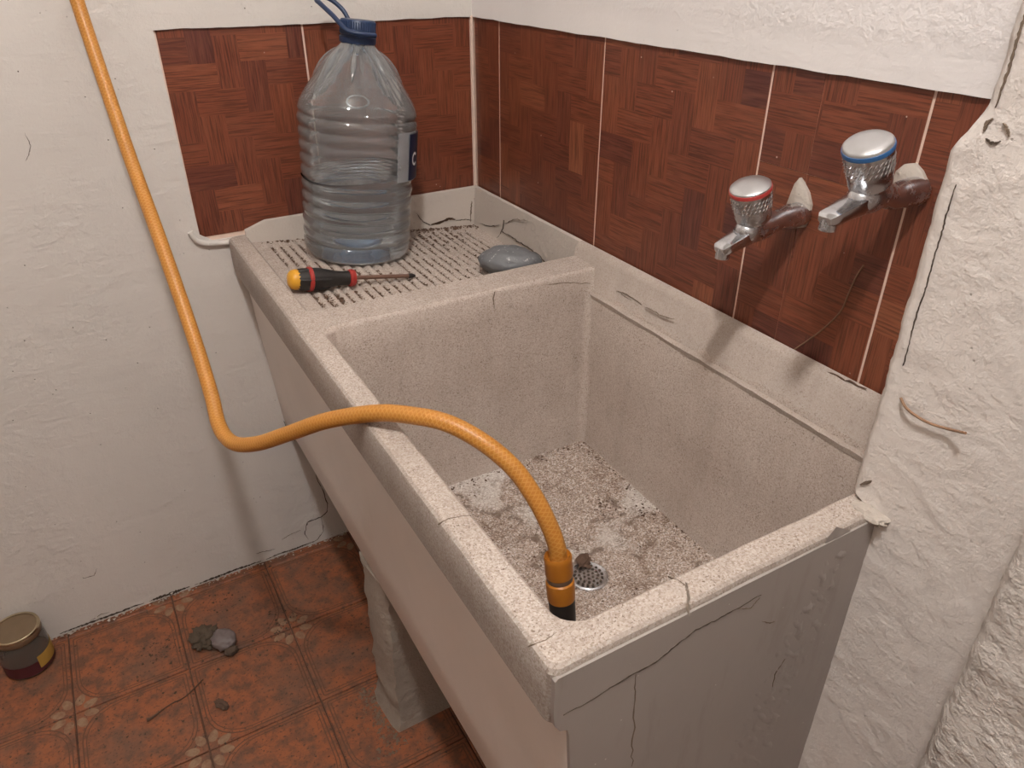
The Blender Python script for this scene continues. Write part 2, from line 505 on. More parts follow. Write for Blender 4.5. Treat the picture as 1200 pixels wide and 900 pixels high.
kb = NT('glowing bulb'); kb.done((1, 1, 1), .5, None, Emission_Color=(*LAMP_COLOR, 1), Emission_Strength=LAMP_RADIANCE); MAT['bulb'] = kb.m

# ------------------------------------------------------------------ room shell
ROOM_X, ROOM_Y, ROOM_Z = -1.75, -2.45, 2.42
SL = 0.0146                                   # the left wall is a touch out of square
def ya(x): return SL * x
ZR, ZU, ZT = .7345, .7545, 1.0644             # sink rim, tile bottom, tile top
TXA = -.541                                   # left end of tiling on the left wall
YE = -1.06                                    # end of the sink

def prism(name, poly, axis, a0, a1, mat, parent=None):
    """extrude polygon poly (2-D in the two other axes) from a0 to a1 along axis"""
    def P(p, a):
        q = [p[0], p[1]]; q.insert(axis, a); return q
    n = len(poly)
    v = [P(p, a0) for p in poly] + [P(p, a1) for p in poly]
    f = [tuple(range(n)), tuple(range(2 * n - 1, n - 1, -1))] + [(i, (i + 1) % n, n + (i + 1) % n, n + i) for i in range(n)]
    return mesh(name, v, f, mat, parent)

def jag(a, b, n, amp, seed):
    out = []
    for i in range(n):
        t = i / n
        j = noise.noise(Vector((seed + i * .37, seed * 2.1, 0))) + .5 * noise.noise(Vector((seed + i * 1.3, seed, 5)))
        d = Vector((b[0] - a[0], b[1] - a[1])).normalized()
        out.append((a[0] + (b[0] - a[0]) * t - d.y * amp * j, a[1] + (b[1] - a[1]) * t + d.x * amp * j))
    return out

# floor
floor = struct(box('floor', ROOM_X, .1, ROOM_Y, .1, -.12, -.004, MAT['floor_grout']))
TP = .1935
def tile_mesh():
    h = TP / 2 - .0012; b = .0012; v = []; f = []; mi = []
    r0 = [(-h, -h, -.010), (h, -h, -.010), (h, h, -.010), (-h, h, -.010)]
    r1 = [(x, y, -b) for x, y, z in r0]
    r2 = [((h - b) * (1 if x > 0 else -1), (h - b) * (1 if y > 0 else -1), 0) for x, y, z in r0]
    v, f = loft([r0, r1, r2], True, False, True); mi = [0] * len(f)
    # petals at two opposite corners
    for s in (1, -1):
        for q in (22.5, 67.5):
            a = math.radians(q); c = Vector((s * (TP / 2), s * (TP / 2), 0))
            d = Vector((-math.cos(a), -math.sin(a), 0)) * s; e = Vector((-d.y, d.x, 0)); k = len(v)
            for i in range(10):
                t = 2 * PI * i / 10
                wv = .0078 * (1 - .2 * math.cos(t))
                v.append(c + d * (.0285 + .0125 * math.cos(t)) + e * (wv * math.sin(t)) + Vector((0, 0, .0003)))
            f.append(tuple(range(k, k + 10))); mi.append(1)
    # two printed border lines, rounded at the flowered corners
    for inset, R, lw in ((.008, .062, .0011), (.0135, .060, .0008)):
        a = TP / 2 - inset; path = []
        for (cx, cy, a0, rad) in ((a, -a, -90, .004), (a, a, 0, R), (-a, a, 90, .004), (-a, -a, 180, R)):
            ccx, ccy = cx - math.copysign(rad, cx), cy - math.copysign(rad, cy)
            for i in range(7):
                t = math.radians(a0 + 15 * i); path.append((ccx + rad * math.cos(t), ccy + rad * math.sin(t), math.cos(t), math.sin(t)))
        k = len(v); n = len(path)
        for x, y, nx, ny in path:
            v.append((x + nx * lw, y + ny * lw, .0002)); v.append((x - nx * lw, y - ny * lw, .0002))
        for i in range(n):
            j = (i + 1) % n; f.append((k + 2 * i, k + 2 * j, k + 2 * j + 1, k + 2 * i + 1)); mi.append(2)
    me = bpy.data.meshes.new('floor_tile'); me.from_pydata([tuple(p) for p in v], [], f)
    for p, m in zip(me.polygons, mi): p.material_index = m
    bm = bmesh.new(); bm.from_mesh(me)
    for fa in bm.faces:
        if fa.material_index and fa.normal.z < 0: fa.normal_flip()
    bm.to_mesh(me); bm.free()
    for m in ('terracotta', 'petal', 'tile_line'): me.materials.append(MAT[m])
    return me
tm = tile_mesh()
for i in range(-7, 3):
    for j in range(0, 9):
        cx, cy = -.555 + TP * (i + .5), -.030 - TP * (j - .5)
        if cx < ROOM_X + .05 or cx > .0 or cy < -1.5: continue
        o = bpy.data.objects.new('floor_tile', tm); COL.objects.link(o); o.parent = floor
        o.location = (cx, cy, random.uniform(-.0006, .0006))
        # flowers fall on every second crossing
        o.rotation_euler = (random.uniform(-.003, .003), random.uniform(-.003, .003), 0 if (i + j) % 2 == 1 else PI / 2)

ceiling = struct(box('ceiling', ROOM_X - .1, .1, ROOM_Y - .1, .1, ROOM_Z, ROOM_Z + .1, MAT['ceiling']))
struct(box('wall_far_left', ROOM_X - .1, ROOM_X, ROOM_Y - .1, .1, 0, ROOM_Z, MAT['wall_unseen']))
struct(box('wall_behind', ROOM_X, .1, ROOM_Y - .1, ROOM_Y, 0, ROOM_Z, MAT['wall_unseen']))

# left wall: masonry with a plaster coat cut out around the tiles
x0 = ROOM_X
v, f = [], []
v = [(x0, ya(x0) + .0052, 0), (.1, .0066, 0), (.1, .0066, ROOM_Z), (x0, ya(x0) + .0052, ROOM_Z), (x0, .12, 0), (.1, .12, 0), (.1, .12, ROOM_Z), (x0, .12, ROOM_Z)]
f = [(0, 1, 2, 3), (4, 7, 6, 5), (0, 4, 5, 1), (3, 2, 6, 7), (0, 3, 7, 4), (1, 5, 6, 2)]
wall_left = struct(mesh('wall_left', v, f, MAT['grout']))
def coat_left(name, poly, mat, front=0.0):
    n = len(poly)
    v = [(p[0], ya(p[0]) - front, p[1]) for p in poly] + [(p[0], ya(p[0]) + .009, p[1]) for p in poly]
    f = [tuple(range(n)), tuple(range(2 * n - 1, n - 1, -1))] + [(i, (i + 1) % n, n + (i + 1) % n, n + i) for i in range(n)]
    return mesh(name, v, f, mat, wall_left)
left_edge = jag((TXA, ZU - .006), (TXA - .002, ZT + .004), 26, .0014, 3.1)
top_edge = jag((TXA - .002, ZT + .004), (.0, ZT + .001), 40, .0014, 8.4)
coat_left('plaster_coat', [(x0, 0), (0, 0), (0, ZU - .02), (TXA + .02, ZU - .02)] + left_edge + top_edge + [(0, ZT), (0, ROOM_Z), (x0, ROOM_Z)], MAT['wall_left'])

# right wall (tiled) with plaster above
wall_right = struct(box('wall_right', .0040, .12, -1.2, .1, 0, ROOM_Z, MAT['grout']))
te = jag((-1.2, ZT + .001), (0, ZT + .001), 60, .0014, 5.5)
prism('plaster_coat', [(y, z) for y, z in te] + [(0, ZT + .001), (0, ROOM_Z), (-1.2, ROOM_Z)], 0, -.001, .010, MAT['wall_right'], wall_right)
prism('plaster_coat', [(-1.2, 0), (0, 0), (0, ZU - .02), (-1.2, ZU - .02)], 0, 0, .010, MAT['wall_left'], wall_right)

# parquet-printed tiles: the print follows a herringbone of two-to-one blocks
CELL = .0392
def wall_tile(parent, wall, a0, a1, z0, z1, front=.0):
    """tile covering a0..a1 along the wall (x or y) and z0..z1"""
    u0 = a0 if wall == 'left' else a1
    gx = sorted(set([0.0, abs(a1 - a0)] + [q * CELL for q in range(1, 40) if q * CELL < abs(a1 - a0) - .001]))
    gz = sorted(set([0.0, z1 - z0] + [q * CELL for q in range(1, 40) if q * CELL < z1 - z0 - .001]))
    lo = min(a0, a1)
    sgn = random.choice((1, -1)); ox = random.randint(0, 3)
    def pos(a, z, d):
        a = lo + a; z = z0 + z
        return (a, ya(a) + .004 + d, z) if wall == 'left' else (.003 + d, a, z)
    v = []; f = []; uv = []; tone = []; mi = []
    tones = {}
    for i in range(len(gx) - 1):
        for j in range(len(gz) - 1):
            k = (i * sgn + ox - j) % 4
            if k < 2: key = ('h', j, i - sgn * k); hor = True
            else:
                hor = False; key = ('v', i, j - (3 - k))
            if key not in tones: tones[key] = (min(1, max(0, random.gauss(.46, .18))), random.random() * 7)
            n = len(v)
            cs = [(gx[i], gz[j]), (gx[i + 1], gz[j]), (gx[i + 1], gz[j + 1]), (gx[i], gz[j + 1])]
            for a, z in cs: v.append(pos(a, z, 0))
            f.append((n, n + 1, n + 2, n + 3)); tone.append(tones[key][0]); mi.append(0)
            s = tones[key][1]
            uv += [((a, z + s) if hor else (z, a + s)) for a, z in cs]
    A, Z = gx[-1], gz[-1]
    n = len(v)
    for a, z in ((0, 0), (A, 0), (A, Z), (0, Z)): v.append(pos(a, z, 0))
    for a, z in ((0, 0), (A, 0), (A, Z), (0, Z)): v.append(pos(a, z, .005))
    for i in range(4):
        j = (i + 1) % 4
        f.append((n + i, n + 4 + i, n + 4 + j, n + j)); tone.append(.3); mi.append(1); uv += [(0, 0)] * 4
    me = bpy.data.meshes.new('wall_tile'); me.from_pydata(v, [], f)
    at = me.attributes.new('tone', 'FLOAT', 'FACE'); at.data.foreach_set('value', tone)
    ul = me.uv_layers.new(name='UVMap'); ul.data.foreach_set('uv', [c for p in uv for c in p])
    for p, m in zip(me.polygons, mi): p.material_index = m
    if wall == 'right':
        me.flip_normals()
    return finish('wall_tile', me, [MAT['wood'], MAT['tile_edge']], parent)
G = .0017
wall_tile(wall_left, 'left', TXA + .001, -.315 - G, ZU - .012, ZT + .004)
wall_tile(wall_left, 'left', -.315 + G, -.0045, ZU - .012, ZT + .004)
for a, b, za, zb in ((-.0945 + G, -.003, ZU - .012, ZT + .004), (-.405 + G, -.0945 - G, ZU - .012, ZT + .004), (-.721 + G, -.405 - G, ZU - .012, ZT + .004),
                     (-.793 + .0004, -.721 - G, .9605, ZT + .004), (-.793 + .0004, -.721 - G, ZU - .012, .9600),
                     (-.916 + G, -.793 - .0004, .9605, ZT + .004), (-.916 + G, -.793 - .0004, ZU - .012, .9600), (-1.06, -.916 - G, ZU - .012, ZT + .004)):
    wall_tile(wall_right, 'right', a, b, za, zb)
# bead of grout in the corner
tube('corner_joint', [(-.001, .001, ZU - .01), (-.001, .001, ZT + .003)], .0032, MAT['grout'], wall_left, 8)

# the thicker wall beside the sink, its broken edge, and the coarse jamb in front
XP = -.146
def edge_y(z):
    n_ = .0014 * noise.noise(Vector((z * 40, 1.7, 0))) + .0008 * noise.noise(Vector((z * 130, 4, 0)))
    if z < .738: b = -1.040
    elif z < 1.05: b = -1.027 - .004 * (1.05 - z)
    elif z < 1.083: b = -1.027 - .018 * (z - 1.05) / .033
    else: b = -1.045 - .004 * (z - 1.083)
    return b + n_
def rough_wall(name, zs, cols, ey, x, mat, amp):
    v = []; nc = len(cols)
    for z in zs:
        e = ey(z)
        for ci, c in enumerate(cols):
            if ci == 0: v.append((.115, e - .004, z))
            elif ci == 1: v.append((x + .009, e, z))
            else:
                y = (e - .008) + (cols[-1] - (e - .008)) * c if ci < nc - 1 else cols[-1]
                k = noise.fractal(Vector((y * 14, z * 14, x * 9)), .9, 2.0, 4) * amp
                k += max(0, noise.fractal(Vector((y * 45, z * 45, 3)), .9, 2.0, 3) - .1) * amp * 1.1
                v.append((x - k * (0.3 if ci == 2 else 1), y, z))
    f = []
    for i in range(len(zs) - 1):
        for j in range(nc - 1):
            f.append((i * nc + j, i * nc + j + 1, (i + 1) * nc + j + 1, (i + 1) * nc + j))
    me = bpy.data.meshes.new(name); me.from_pydata(v, [], f)
    return struct(finish(name, me, mat, None, 60))
fr = lambda a, b, n: [a + (b - a) * i / n for i in range(n + 1)]
zs = [0, .15] + fr(.3, 1.25, 190) + [1.4, 1.8, ROOM_Z]
wall_near = rough_wall('wall_near', zs, [0, 0] + fr(0, .97, 34) + [-1.215], edge_y, XP, MAT['wall_near'], .0011)
def jamb_y(z): return -1.1935 + .002 * noise.noise(Vector((z * 22, 9.1, 0))) + .002 * noise.noise(Vector((z * 90, 2, 0)))
zs = [0, .15] + fr(.3, 1.25, 150) + [1.4, 1.8, ROOM_Z]
jamb = rough_wall('wall_jamb', zs, [0, 0] + fr(0, .6, 50) + [.7, .85, ROOM_Y], jamb_y, -.222, MAT['jamb'], .0026)

# cracks and seams
for xa_, xb_, wd_ in ((-.955, -.80, .006), (-.79, -.71, .010), (-.70, -.56, .007), (-.55, -.44, .005)):
    ribbon('crack', [Vector((q, ya(q), .006 + .003 * noise.noise(Vector((q * 30, 0, 0))))) for q in fr(xa_, xb_, 8)], (0, -1, 0), wd_, MAT['crack'], wall_left)
Yn = (0, -1, 0); Xn = (-1, 0, 0)
def pl(pix, axis, val): return [U(a, b, axis, val) for a, b in pix]
def cl(pts): return [Vector((p.x, ya(p.x), p.z)) for p in pts]
for pix, wd, mt in (([(332, 493), (338, 503), (346, 517)], .004, 'crack'),
                    ([(366, 543), (375, 568), (384, 590), (383, 600), (376, 606), (360, 612), (357, 625), (361, 632)], .003, 'crack'),
                    ([(376, 606), (379, 622), (372, 632), (366, 636)], .002, 'crack'),
                    ([(300, 648), (312, 645), (322, 643)], .002, 'crack'),
                    ([(330, 632), (340, 626), (352, 621)], .0016, 'crack_soft'),
                    ([(29, 155), (36, 170), (33, 182), (30, 188)], .0013, 'crack'),
                    ([(97, 675), (110, 672), (113, 664)], .0015, 'crack_soft'),
                    ([(105, 725), (118, 717), (128, 715)], .0015, 'crack_soft')):
    ribbon('crack', cl(pl(pix, 1, -.006)), Yn, wd, MAT[mt], wall_left)
def on_near(zs_, off): return [Vector((XP, edge_y(z) - off, z)) for z in zs_]
ribbon('crack', on_near(fr(.88, 1.03, 12), .016), Xn, .0009, MAT['crack'], wall_near, lift=.0012)
ribbon('crack', on_near(fr(1.085, 1.16, 6), .010), Xn, .0022, MAT['crack_soft'], wall_near, lift=.0012)
for zz, ln_, wd_ in ((.752, .018, .004),):
    ribbon('crack', [Vector((XP, edge_y(zz) - .010 - k * ln_ * .5, zz + .010 * k)) for k in (0, .5, 1)], Xn, wd_, MAT['crack_soft'], wall_near, lift=.0012)
for pix, wd, mt in (([(1144, 152), (1147, 142), (1154, 137)], .0034, 'crack_soft'), ([(1146, 160), (1151, 165), (1157, 166), (1163, 163)], .0026, 'crack'), ([(1166, 142), (1171, 150), (1173, 158)], .0022, 'crack_soft'),
                    ([(1002, 616), (997, 640), (990, 665)], .0014, 'crack_soft')):
    ribbon('crack', [p + Vector((0, -.006, 0)) for p in pl(pix, 0, XP)], Xn, wd, MAT[mt], wall_near, lift=.0012)
# crumbling plaster along the foot of the left wall
sp = []
for i in range(340):
    x = random.uniform(-1.15, -.30); s = abs(random.gauss(0, 1)) * .0015 + .0008
    sp.append((x, ya(x) - .004 - abs(random.gauss(0, .004)), abs(random.gauss(0, .006)) + .001, s))
crumbs('plaster_crumbs', sp, MAT['mortar'], wall_left)
# little ledge of filler left of the sink under the tiles
tube('filler_bead', catmull([cl(pl([q], 1, -.007))[0] + Vector((0, -.004, 0)) for q in ((222, 271), (229, 280), (240, 284), (254, 284), (270, 283))], 6), lambda t: .0058 - .002 * abs(t - .5), MAT['wall_left'], wall_left, 10)

# ------------------------------------------------------------------ the sink
sink = thing('laundry_sink', (-.25, -.53, .345), 'speckled stone laundry sink with ribbed washboard and deep dirty basin', 'sink')
def jr(ring, z, amp, seed, inward=None):
    out = []
    for (x, y) in ring:
        k = noise.fractal(Vector((x * 28 + seed, y * 28, seed)), .9, 2.0, 3) * amp
        out.append((x, y, z + k * .4) if inward is None else (x + k, y + k, z))
    return out
XF = -.497; YB = -.004
NS, NCN = 26, 6
R = lambda a, b, c, d, r, rb=None: rr(a, b, c, d, r, NCN, NS, rb)
bm = bmesh.new()
def add_rings(rings, cap=None, mat=0):
    rv = [[bm.verts.new(p) for p in r] for r in rings]
    n = len(rv[0])
    for a, b in zip(rv, rv[1:]):
        for j in range(n):
            k = (j + 1) % n
            fa = bm.faces.new((a[j], a[k], b[k], b[j])); fa.material_index = mat
    return rv
outer = add_rings(mat=2, rings=[
    [(x, y, .664) for x, y in R(XF + .016, -.0015, YE + .004, YB, .006)],
    [(x, y, .666) for x, y in R(XF + .008, -.0015, YE + .003, YB, .008)],
    [(x, y, .674) for x, y in R(XF + .001, -.0015, YE + .001, YB, .010)],
    jr(R(XF, -.0015, YE, YB, .010), .700, .0006, 2, 1),
    jr(R(XF, -.0015, YE, YB, .010), .7295, .0006, 3, 1),
    jr(R(XF + .0018, -.0015, YE + .0018, YB, .010), .7331, .0006, 3, 1),
    jr(R(XF + .005, -.0015, YE + .005, YB, .010), .7345, .0006, 3, 1)])
B0 = R(-.468, -.010, -1.032, -.437, .026, .004)
basin = add_rings([
    jr(B0, .7345, .0014, 6, 1),
    jr(R(-.4655, -.012, -1.0295, -.4395, .025, .004), .7325, .0012, 6, 1),
    [(x, y, .728) for x, y in R(-.463, -.014, -1.027, -.442, .024, .006)],
    [(x, y, .690) for x, y in R(-.461, -.027, -1.026, -.443, .023, .010)],
    [(x, y, .560) for x, y in R(-.457, -.029, -1.022, -.446, .022, .014)],
    [(x, y, .420) for x, y in R(-.450, -.031, -1.016, -.451, .020, .014)],
    [(x, y, .408) for x, y in R(-.446, -.034, -1.012, -.455, .018, .012)]], mat=1)
W0 = R(-.467, -.006, -.381, -.008, .012)
wash = add_rings([
    jr(W0, .7345, .0012, 9, 1),
    [(x, y, .731) for x, y in R(-.463, -.006, -.377, -.008, .012)],
    [(x, y, .66) for x, y in R(-.456, -.006, -.370, -.008, .012)],
    [(x, y, .64) for x, y in R(-.455, -.006, -.369, -.008, .012)]])
edges = []
for ring in (outer[-1], basin[0], wash[0]):
    n = len(ring)
    for j in range(n):
        e = bm.edges.get((ring[j], ring[(j + 1) % n])) or bm.edges.new((ring[j], ring[(j + 1) % n]))
        edges.append(e)
bmesh.ops.triangle_fill(bm, use_beauty=True, edges=edges, normal=(0, 0, 1))
me = bpy.data.meshes.new('stone_rim')
bmesh.ops.recalc_face_normals(bm, faces=bm.faces)
bm.to_mesh(me); bm.free()
finish('stone_rim', me, [MAT['stone'], MAT['stone_in'], MAT['stone_lip']], sink, 32)

# basin floor: gently falling to the drain, a bit lumpy
DR = Vector((-.209, -.725, .401))
nx, ny = 60, 80; v = []; f = []
for i in range(nx + 1):
    for j in range(ny + 1):
        x = -.452 + .423 * i / nx; y = -1.018 + .570 * j / ny
        d = math.hypot(x - DR.x, y - DR.y)
        z = .4045 + .012 * min(1, d / .28) ** 1.5 - .0035 + .0010 * noise.fractal(Vector((x * 60, y * 60, 0)), .9, 2, 3)
        if d < .030: z = DR.z - .003
        v.append((x, y, z))
for i in range(nx):
    for j in range(ny):
        a = i * (ny + 1) + j; f.append((a, a + ny + 1, a + ny + 2, a + 1))
mesh('basin_floor', v, f, MAT['basin_floor'], sink, 60)

# strainer in the drain
dr = lathe('drain_strainer', [(.0285, -.006), (.0285, .0006), (.026, .0018), (.0235, .0006), (.010, .0012), (.0005, .0016)], MAT['chrome_dark'], sink, 32, Matrix.Translation(DR))
v = []; f = []
for rad, cnt in ((.0, 1), (.007, 6), (.0135, 12), (.0195, 17)):
    for q in range(cnt):
        a = 2 * PI * q / cnt; cx, cy = DR.x + rad * math.cos(a), DR.y + rad * math.sin(a); k = len(v)
        for i in range(8): v.append((cx + .0019 * math.cos(PI * i / 4), cy + .0019 * math.sin(PI * i / 4), DR.z + .0019))
        for i in range(8): v.append((cx + .0019 * math.cos(PI * i / 4), cy + .0019 * math.sin(PI * i / 4), DR.z - .002))
        f.append(tuple(range(k, k + 8))); f += [(k + i, k + 8 + i, k + 8 + (i + 1) % 8, k + (i + 1) % 8) for i in range(8)]
ho = mesh('drain_holes', v, f, MAT['crack'], dr)
ho.matrix_parent_inverse = Matrix.Identity(4)

# ribbed washboard, falling towards the tiled wall
def wz(x): return .7225 - .096 * (x + .456)
PITCH = .0165
v = []; f = []; xs = []
x = -.4625
while x < -.004: xs.append(x); x += PITCH / 8
yr = fr(-.374, -.008, 30)
for x in xs:
    for y in yr:
        ph = (x + .4315) / PITCH
        inside = max(0, min(1, (x + .438) / .006)) * max(0, min(1, (-.035 - x) / .01)) * max(0, min(1, (y + .350) / .012)) * max(0, min(1, (-.030 - y) / .012))
        g = .5 + .5 * math.cos(2 * PI * ph)
        g = g ** 2.2
        z = wz(x) - .0058 * g * inside + .0007 * noise.fractal(Vector((x * 90, y * 60, 0)), .9, 2, 3)
        v.append((x, y, z))
m_ = len(yr)
for i in range(len(xs) - 1):
    for j in range(m_ - 1):
        f.append((i * m_ + j, (i + 1) * m_ + j, (i + 1) * m_ + j + 1, i * m_ + j + 1))
board = mesh('washboard', v, f, MAT['stone_board'], sink, 70)
sp = []
pc = U(598, 316, 2, .698)
sd0 = U(338, 328, 2, wz(-.452) + .0230); sd1 = U(486, 323, 2, wz(-.245) + .0060)
def near_thing(x, y):
    if math.hypot(x - pc.x, y - pc.y) < .045: return True
    d = (sd1 - sd0).to_2d(); q = Vector((x, y)) - sd0.to_2d(); t = q.dot(d) / d.length_squared
    return -.05 < t < 1.05 and abs(q.cross(d)) / d.length < (.010 if t < .55 else .004)
gi = 0
x_ = lambda a: a
gx_ = -.4315
while gx_ < -.04:
    wdens = .65 + .6 * noise.noise(Vector((gi * .8, 3, 0)))
    for q in range(int(620 * wdens)):
        y = random.uniform(-.350, -.022)
        if noise.noise(Vector((gx_ * 20, y * 28, 1))) < -.34: continue
        if math.hypot(x_(gx_) + .302, y + .112) < .083: continue
        s = abs(random.gauss(0, 1)) * .0011 + .0006
        x = gx_ + random.gauss(0, .0021)
        if near_thing(x, y): continue
        sp.append((x, y, wz(x) - .0050 + abs(x - gx_) * .6, s))
    gx_ += PITCH; gi += 1
for q in range(700):     # silt along the foot of the curb and in the corner
    x = -.45 + .44 * random.random() ** .7; y = -.012 - abs(random.gauss(0, .010))
    sp.append((x, y, wz(x) + .0004, abs(random.gauss(0, 1)) * .0015 + .0008))
for q in range(420):
    x = random.gauss(-.14, .045); y = random.gauss(-.06, .03)
    if x < -.02 and y < -.012: sp.append((x, y, wz(x) - .001, abs(random.gauss(0, 1)) * .0013 + .0007))
for q in range(160):
    x = random.gauss(-.405, .014); y = random.gauss(-.325, .016)
    sp.append((x, min(y, -.2), wz(x) - .001, abs(random.gauss(0, 1)) * .0012 + .0007))
sp = [q for q in sp if not near_thing(q[0], q[1])]
crumbs('groove_dirt', sp, MAT['dirt'], sink)
# crumbs and scale in the basin
def fz(x, y):
    d = math.hypot(x - DR.x, y - DR.y)
    return .401 + .012 * min(1, d / .28) ** 1.5
sp = []
for q in range(700):
    x = random.uniform(-.44, -.04); y = random.uniform(-1.0, -.46)
    if noise.noise(Vector((x * 16, y * 16, 7))) < .02: continue
    sp.append((x, y, fz(x, y) + .0008, abs(random.gauss(0, 1)) * .0009 + .0005))
for q in range(260):
    t = random.random()
    if random.random() < .5: x, y = -.036 - abs(random.gauss(0, .006)), -.46 - .5 * t
    else: x, y = -.40 + .36 * t, -.457 - abs(random.gauss(0, .008))
    sp.append((x, y, fz(x, y) + .002, abs(random.gauss(0, 1)) * .0010 + .0005))
for cx, cy, n_, sg in ((-.235, -.665, 60, .012), (-.31, -.60, 50, .02), (-.29, -.79, 80, .02), (-.10, -.62, 40, .012), (-.05, -.66, 40, .012)):
    for q in range(n_):
        x, y = random.gauss(cx, sg), random.gauss(cy, sg)
        sp.append((x, y, fz(x, y) + .001, abs(random.gauss(0, 1)) * .0012 + .0006))
crumbs('basin_dirt', sp, MAT['dirt'], sink)

# painted front apron, end and underside
xb = lambda z: -.4575 - .0225 * (z - .341) / .326
v = []; ys = fr(YE + .002, -.008, 40)
for y in ys:
    wv = .0008 * noise.noise(Vector((y * 9, 0, 4)))
    for xx, z in ((xb(.668) , .668), (xb(.55) - .0007, .55), (xb(.42), .42), (-.4575, .346), (-.454, .341), (-.435, .341), (-.435, .668)):
        v.append((xx + wv, y, z))
rings = [v[i * 7:(i + 1) * 7] for i in range(len(ys))]
v, f = loft(rings, True, True, True)
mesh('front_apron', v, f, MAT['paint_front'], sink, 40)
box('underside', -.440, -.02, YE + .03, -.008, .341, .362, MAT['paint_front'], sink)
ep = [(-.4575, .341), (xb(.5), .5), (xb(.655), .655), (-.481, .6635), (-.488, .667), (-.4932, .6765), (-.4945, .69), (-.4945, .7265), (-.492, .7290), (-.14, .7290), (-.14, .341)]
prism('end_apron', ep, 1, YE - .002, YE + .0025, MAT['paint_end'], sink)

# mortar curb along both walls
def curb(name, sections, frames, mat=None):
    rings = []
    for s, fn in zip(sections, frames): rings.append([fn(a, z) for a, z in s])
    v, f = loft(rings, True, True, True)
    return mesh(name, v, f, mat or MAT['upstand'], sink, 50)
S_w = [(-.0005, .7575), (-.0065, .7560), (-.0095, .735), (-.013, .70), (-.016, .67), (-.020, .645), (-.0005, .645)]
S_b = [(-.0005, .7575), (-.0065, .7560), (-.0150, .7485), (-.0235, .698), (-.0290, .6930), (-.0275, .6860), (-.0005, .685)]
def run_b(name, S, ya_, yb_, n, mat):
    secs = []; frs = []
    for y in fr(ya_, yb_, n):
        j = lambda k: .0011 * noise.fractal(Vector((y * 35, k * 3.1, 0)), .9, 2, 3)
        secs.append([(a0 + (j(i) if 0 < i < 6 else 0), z0 + (j(i + 9) if i in (1, 3, 4) else 0)) for i, (a0, z0) in enumerate(S)])
        frs.append(lambda a, z, y=y: (a, y, z))
    curb(name, secs, frs, mat)
run_b('curb', S_w, -.002, -.379, 36, MAT['upstand'])
run_b('back_ledge', S_b, -.379, -1.052, 64, MAT['ledge'])
secs = []; frs = []
for x in fr(-.4655, -.002, 50):
    j = lambda k: .0012 * noise.fractal(Vector((x * 35, k * 2.3, 7)), .9, 2, 3)
    top = -.012 * max(0, min(1, (-.43 - x) / .035))
    secs.append([(a + (j(i) if 0 < i < 6 else 0), z + (j(i + 9) if i in (1, 3) else 0) + (top if i < 2 else 0)) for i, (a, z) in enumerate(S_w)])
    frs.append(lambda a, z, x=x: (x, ya(x) + a, z))
curb('curb', secs, frs)
for pix, ax, val, nm, wd, mt in (
        ([(488, 250), (496, 260), (504, 264), (513, 262), (524, 257), (531, 255)], 1, -.015, Yn, .0028, 'crack'),
        ([(505, 263), (515, 261), (526, 256), (534, 257)], 1, -.015, Yn, .006, 'dirt'),
        ([(534, 259), (545, 257), (553, 258)], 1, -.015, Yn, .0018, 'crack'),
        ([(553, 236), (552, 247), (551, 262)], 1, -.014, Yn, .003, 'crack_soft'),
        ([(562, 262), (574, 265), (585, 264)], 0, -.014, Xn, .0016, 'crack'),
        ([(590, 258), (589, 268), (585, 276), (580, 281)], 0, -.014, Xn, .0018, 'crack'),
        ([(588, 271), (601, 279), (615, 288), (630, 298), (640, 309), (643, 315)], 0, -.015, Xn, .0016, 'crack'),
        ([(590, 262), (604, 257), (618, 258)], 0, -.012, Xn, .001, 'crack_soft'),
        ([(722, 341), (733, 344), (745, 352), (752, 357)], 0, -.0205, Xn, .0012, 'crack_soft'),
        ([(728, 344), (738, 351), (748, 358)], 0, -.0205, Xn, .0008, 'crack_soft'),
        ([(770, 337), (800, 353), (830, 369), (860, 384), (890, 399), (925, 417)], 0, -.0068, Xn, .0022, 'crack_soft'),
        ([(935, 420), (960, 432), (985, 443), (1015, 456)], 0, -.0068, Xn, .0022, 'dirt'),
        ([(640, 333), (665, 331), (690, 332), (700, 336)], 1, -.4425, Yn, .0008, 'crack_soft'),
        ([(580, 342), (578, 350), (579, 362)], 1, -.4425, Yn, .0022, 'crack_soft'),
        ([(756, 360), (775, 370), (790, 374)], 0, -.024, Xn, .001, 'crack_soft'),
        ([(660, 838), (690, 822), (720, 803), (745, 788), (768, 776), (790, 758), (815, 738), (842, 725), (862, 714), (892, 697)], 1, YE - .002, Yn, .0016, 'crack'),
        ([(862, 714), (880, 712), (890, 700)], 1, YE - .002, Yn, .0008, 'crack_soft'),
        ([(745, 790), (744, 820), (742, 860), (740, 898)], 1, YE - .002, Yn, .0016, 'crack_soft'),
        ([(920, 772), (908, 790), (905, 805)], 1, YE - .002, Yn, .0014, 'crack_soft'),
        ([(805, 683), (807, 698), (808, 722)], 1, YE - .002, Yn, .0022, 'mortar'),
        ([(893, 728), (902, 730), (908, 728)], 1, YE - .002, Yn, .0014, 'crack_soft')):
    ribbon('crack', pl(pix, ax, val), nm, wd, MAT[mt], sink)
for pix, wd in (([(783, 675), (795, 680), (803, 686), (806, 700)], .0012), ([(513, 614), (525, 608), (540, 605), (552, 604)], .0010), ([(619, 757), (640, 750), (652, 741)], .0009)):
    ribbon('crack', pl(pix, 2, ZR), (0, 0, 1), wd, MAT['crack_soft'], sink, lift=.0003)
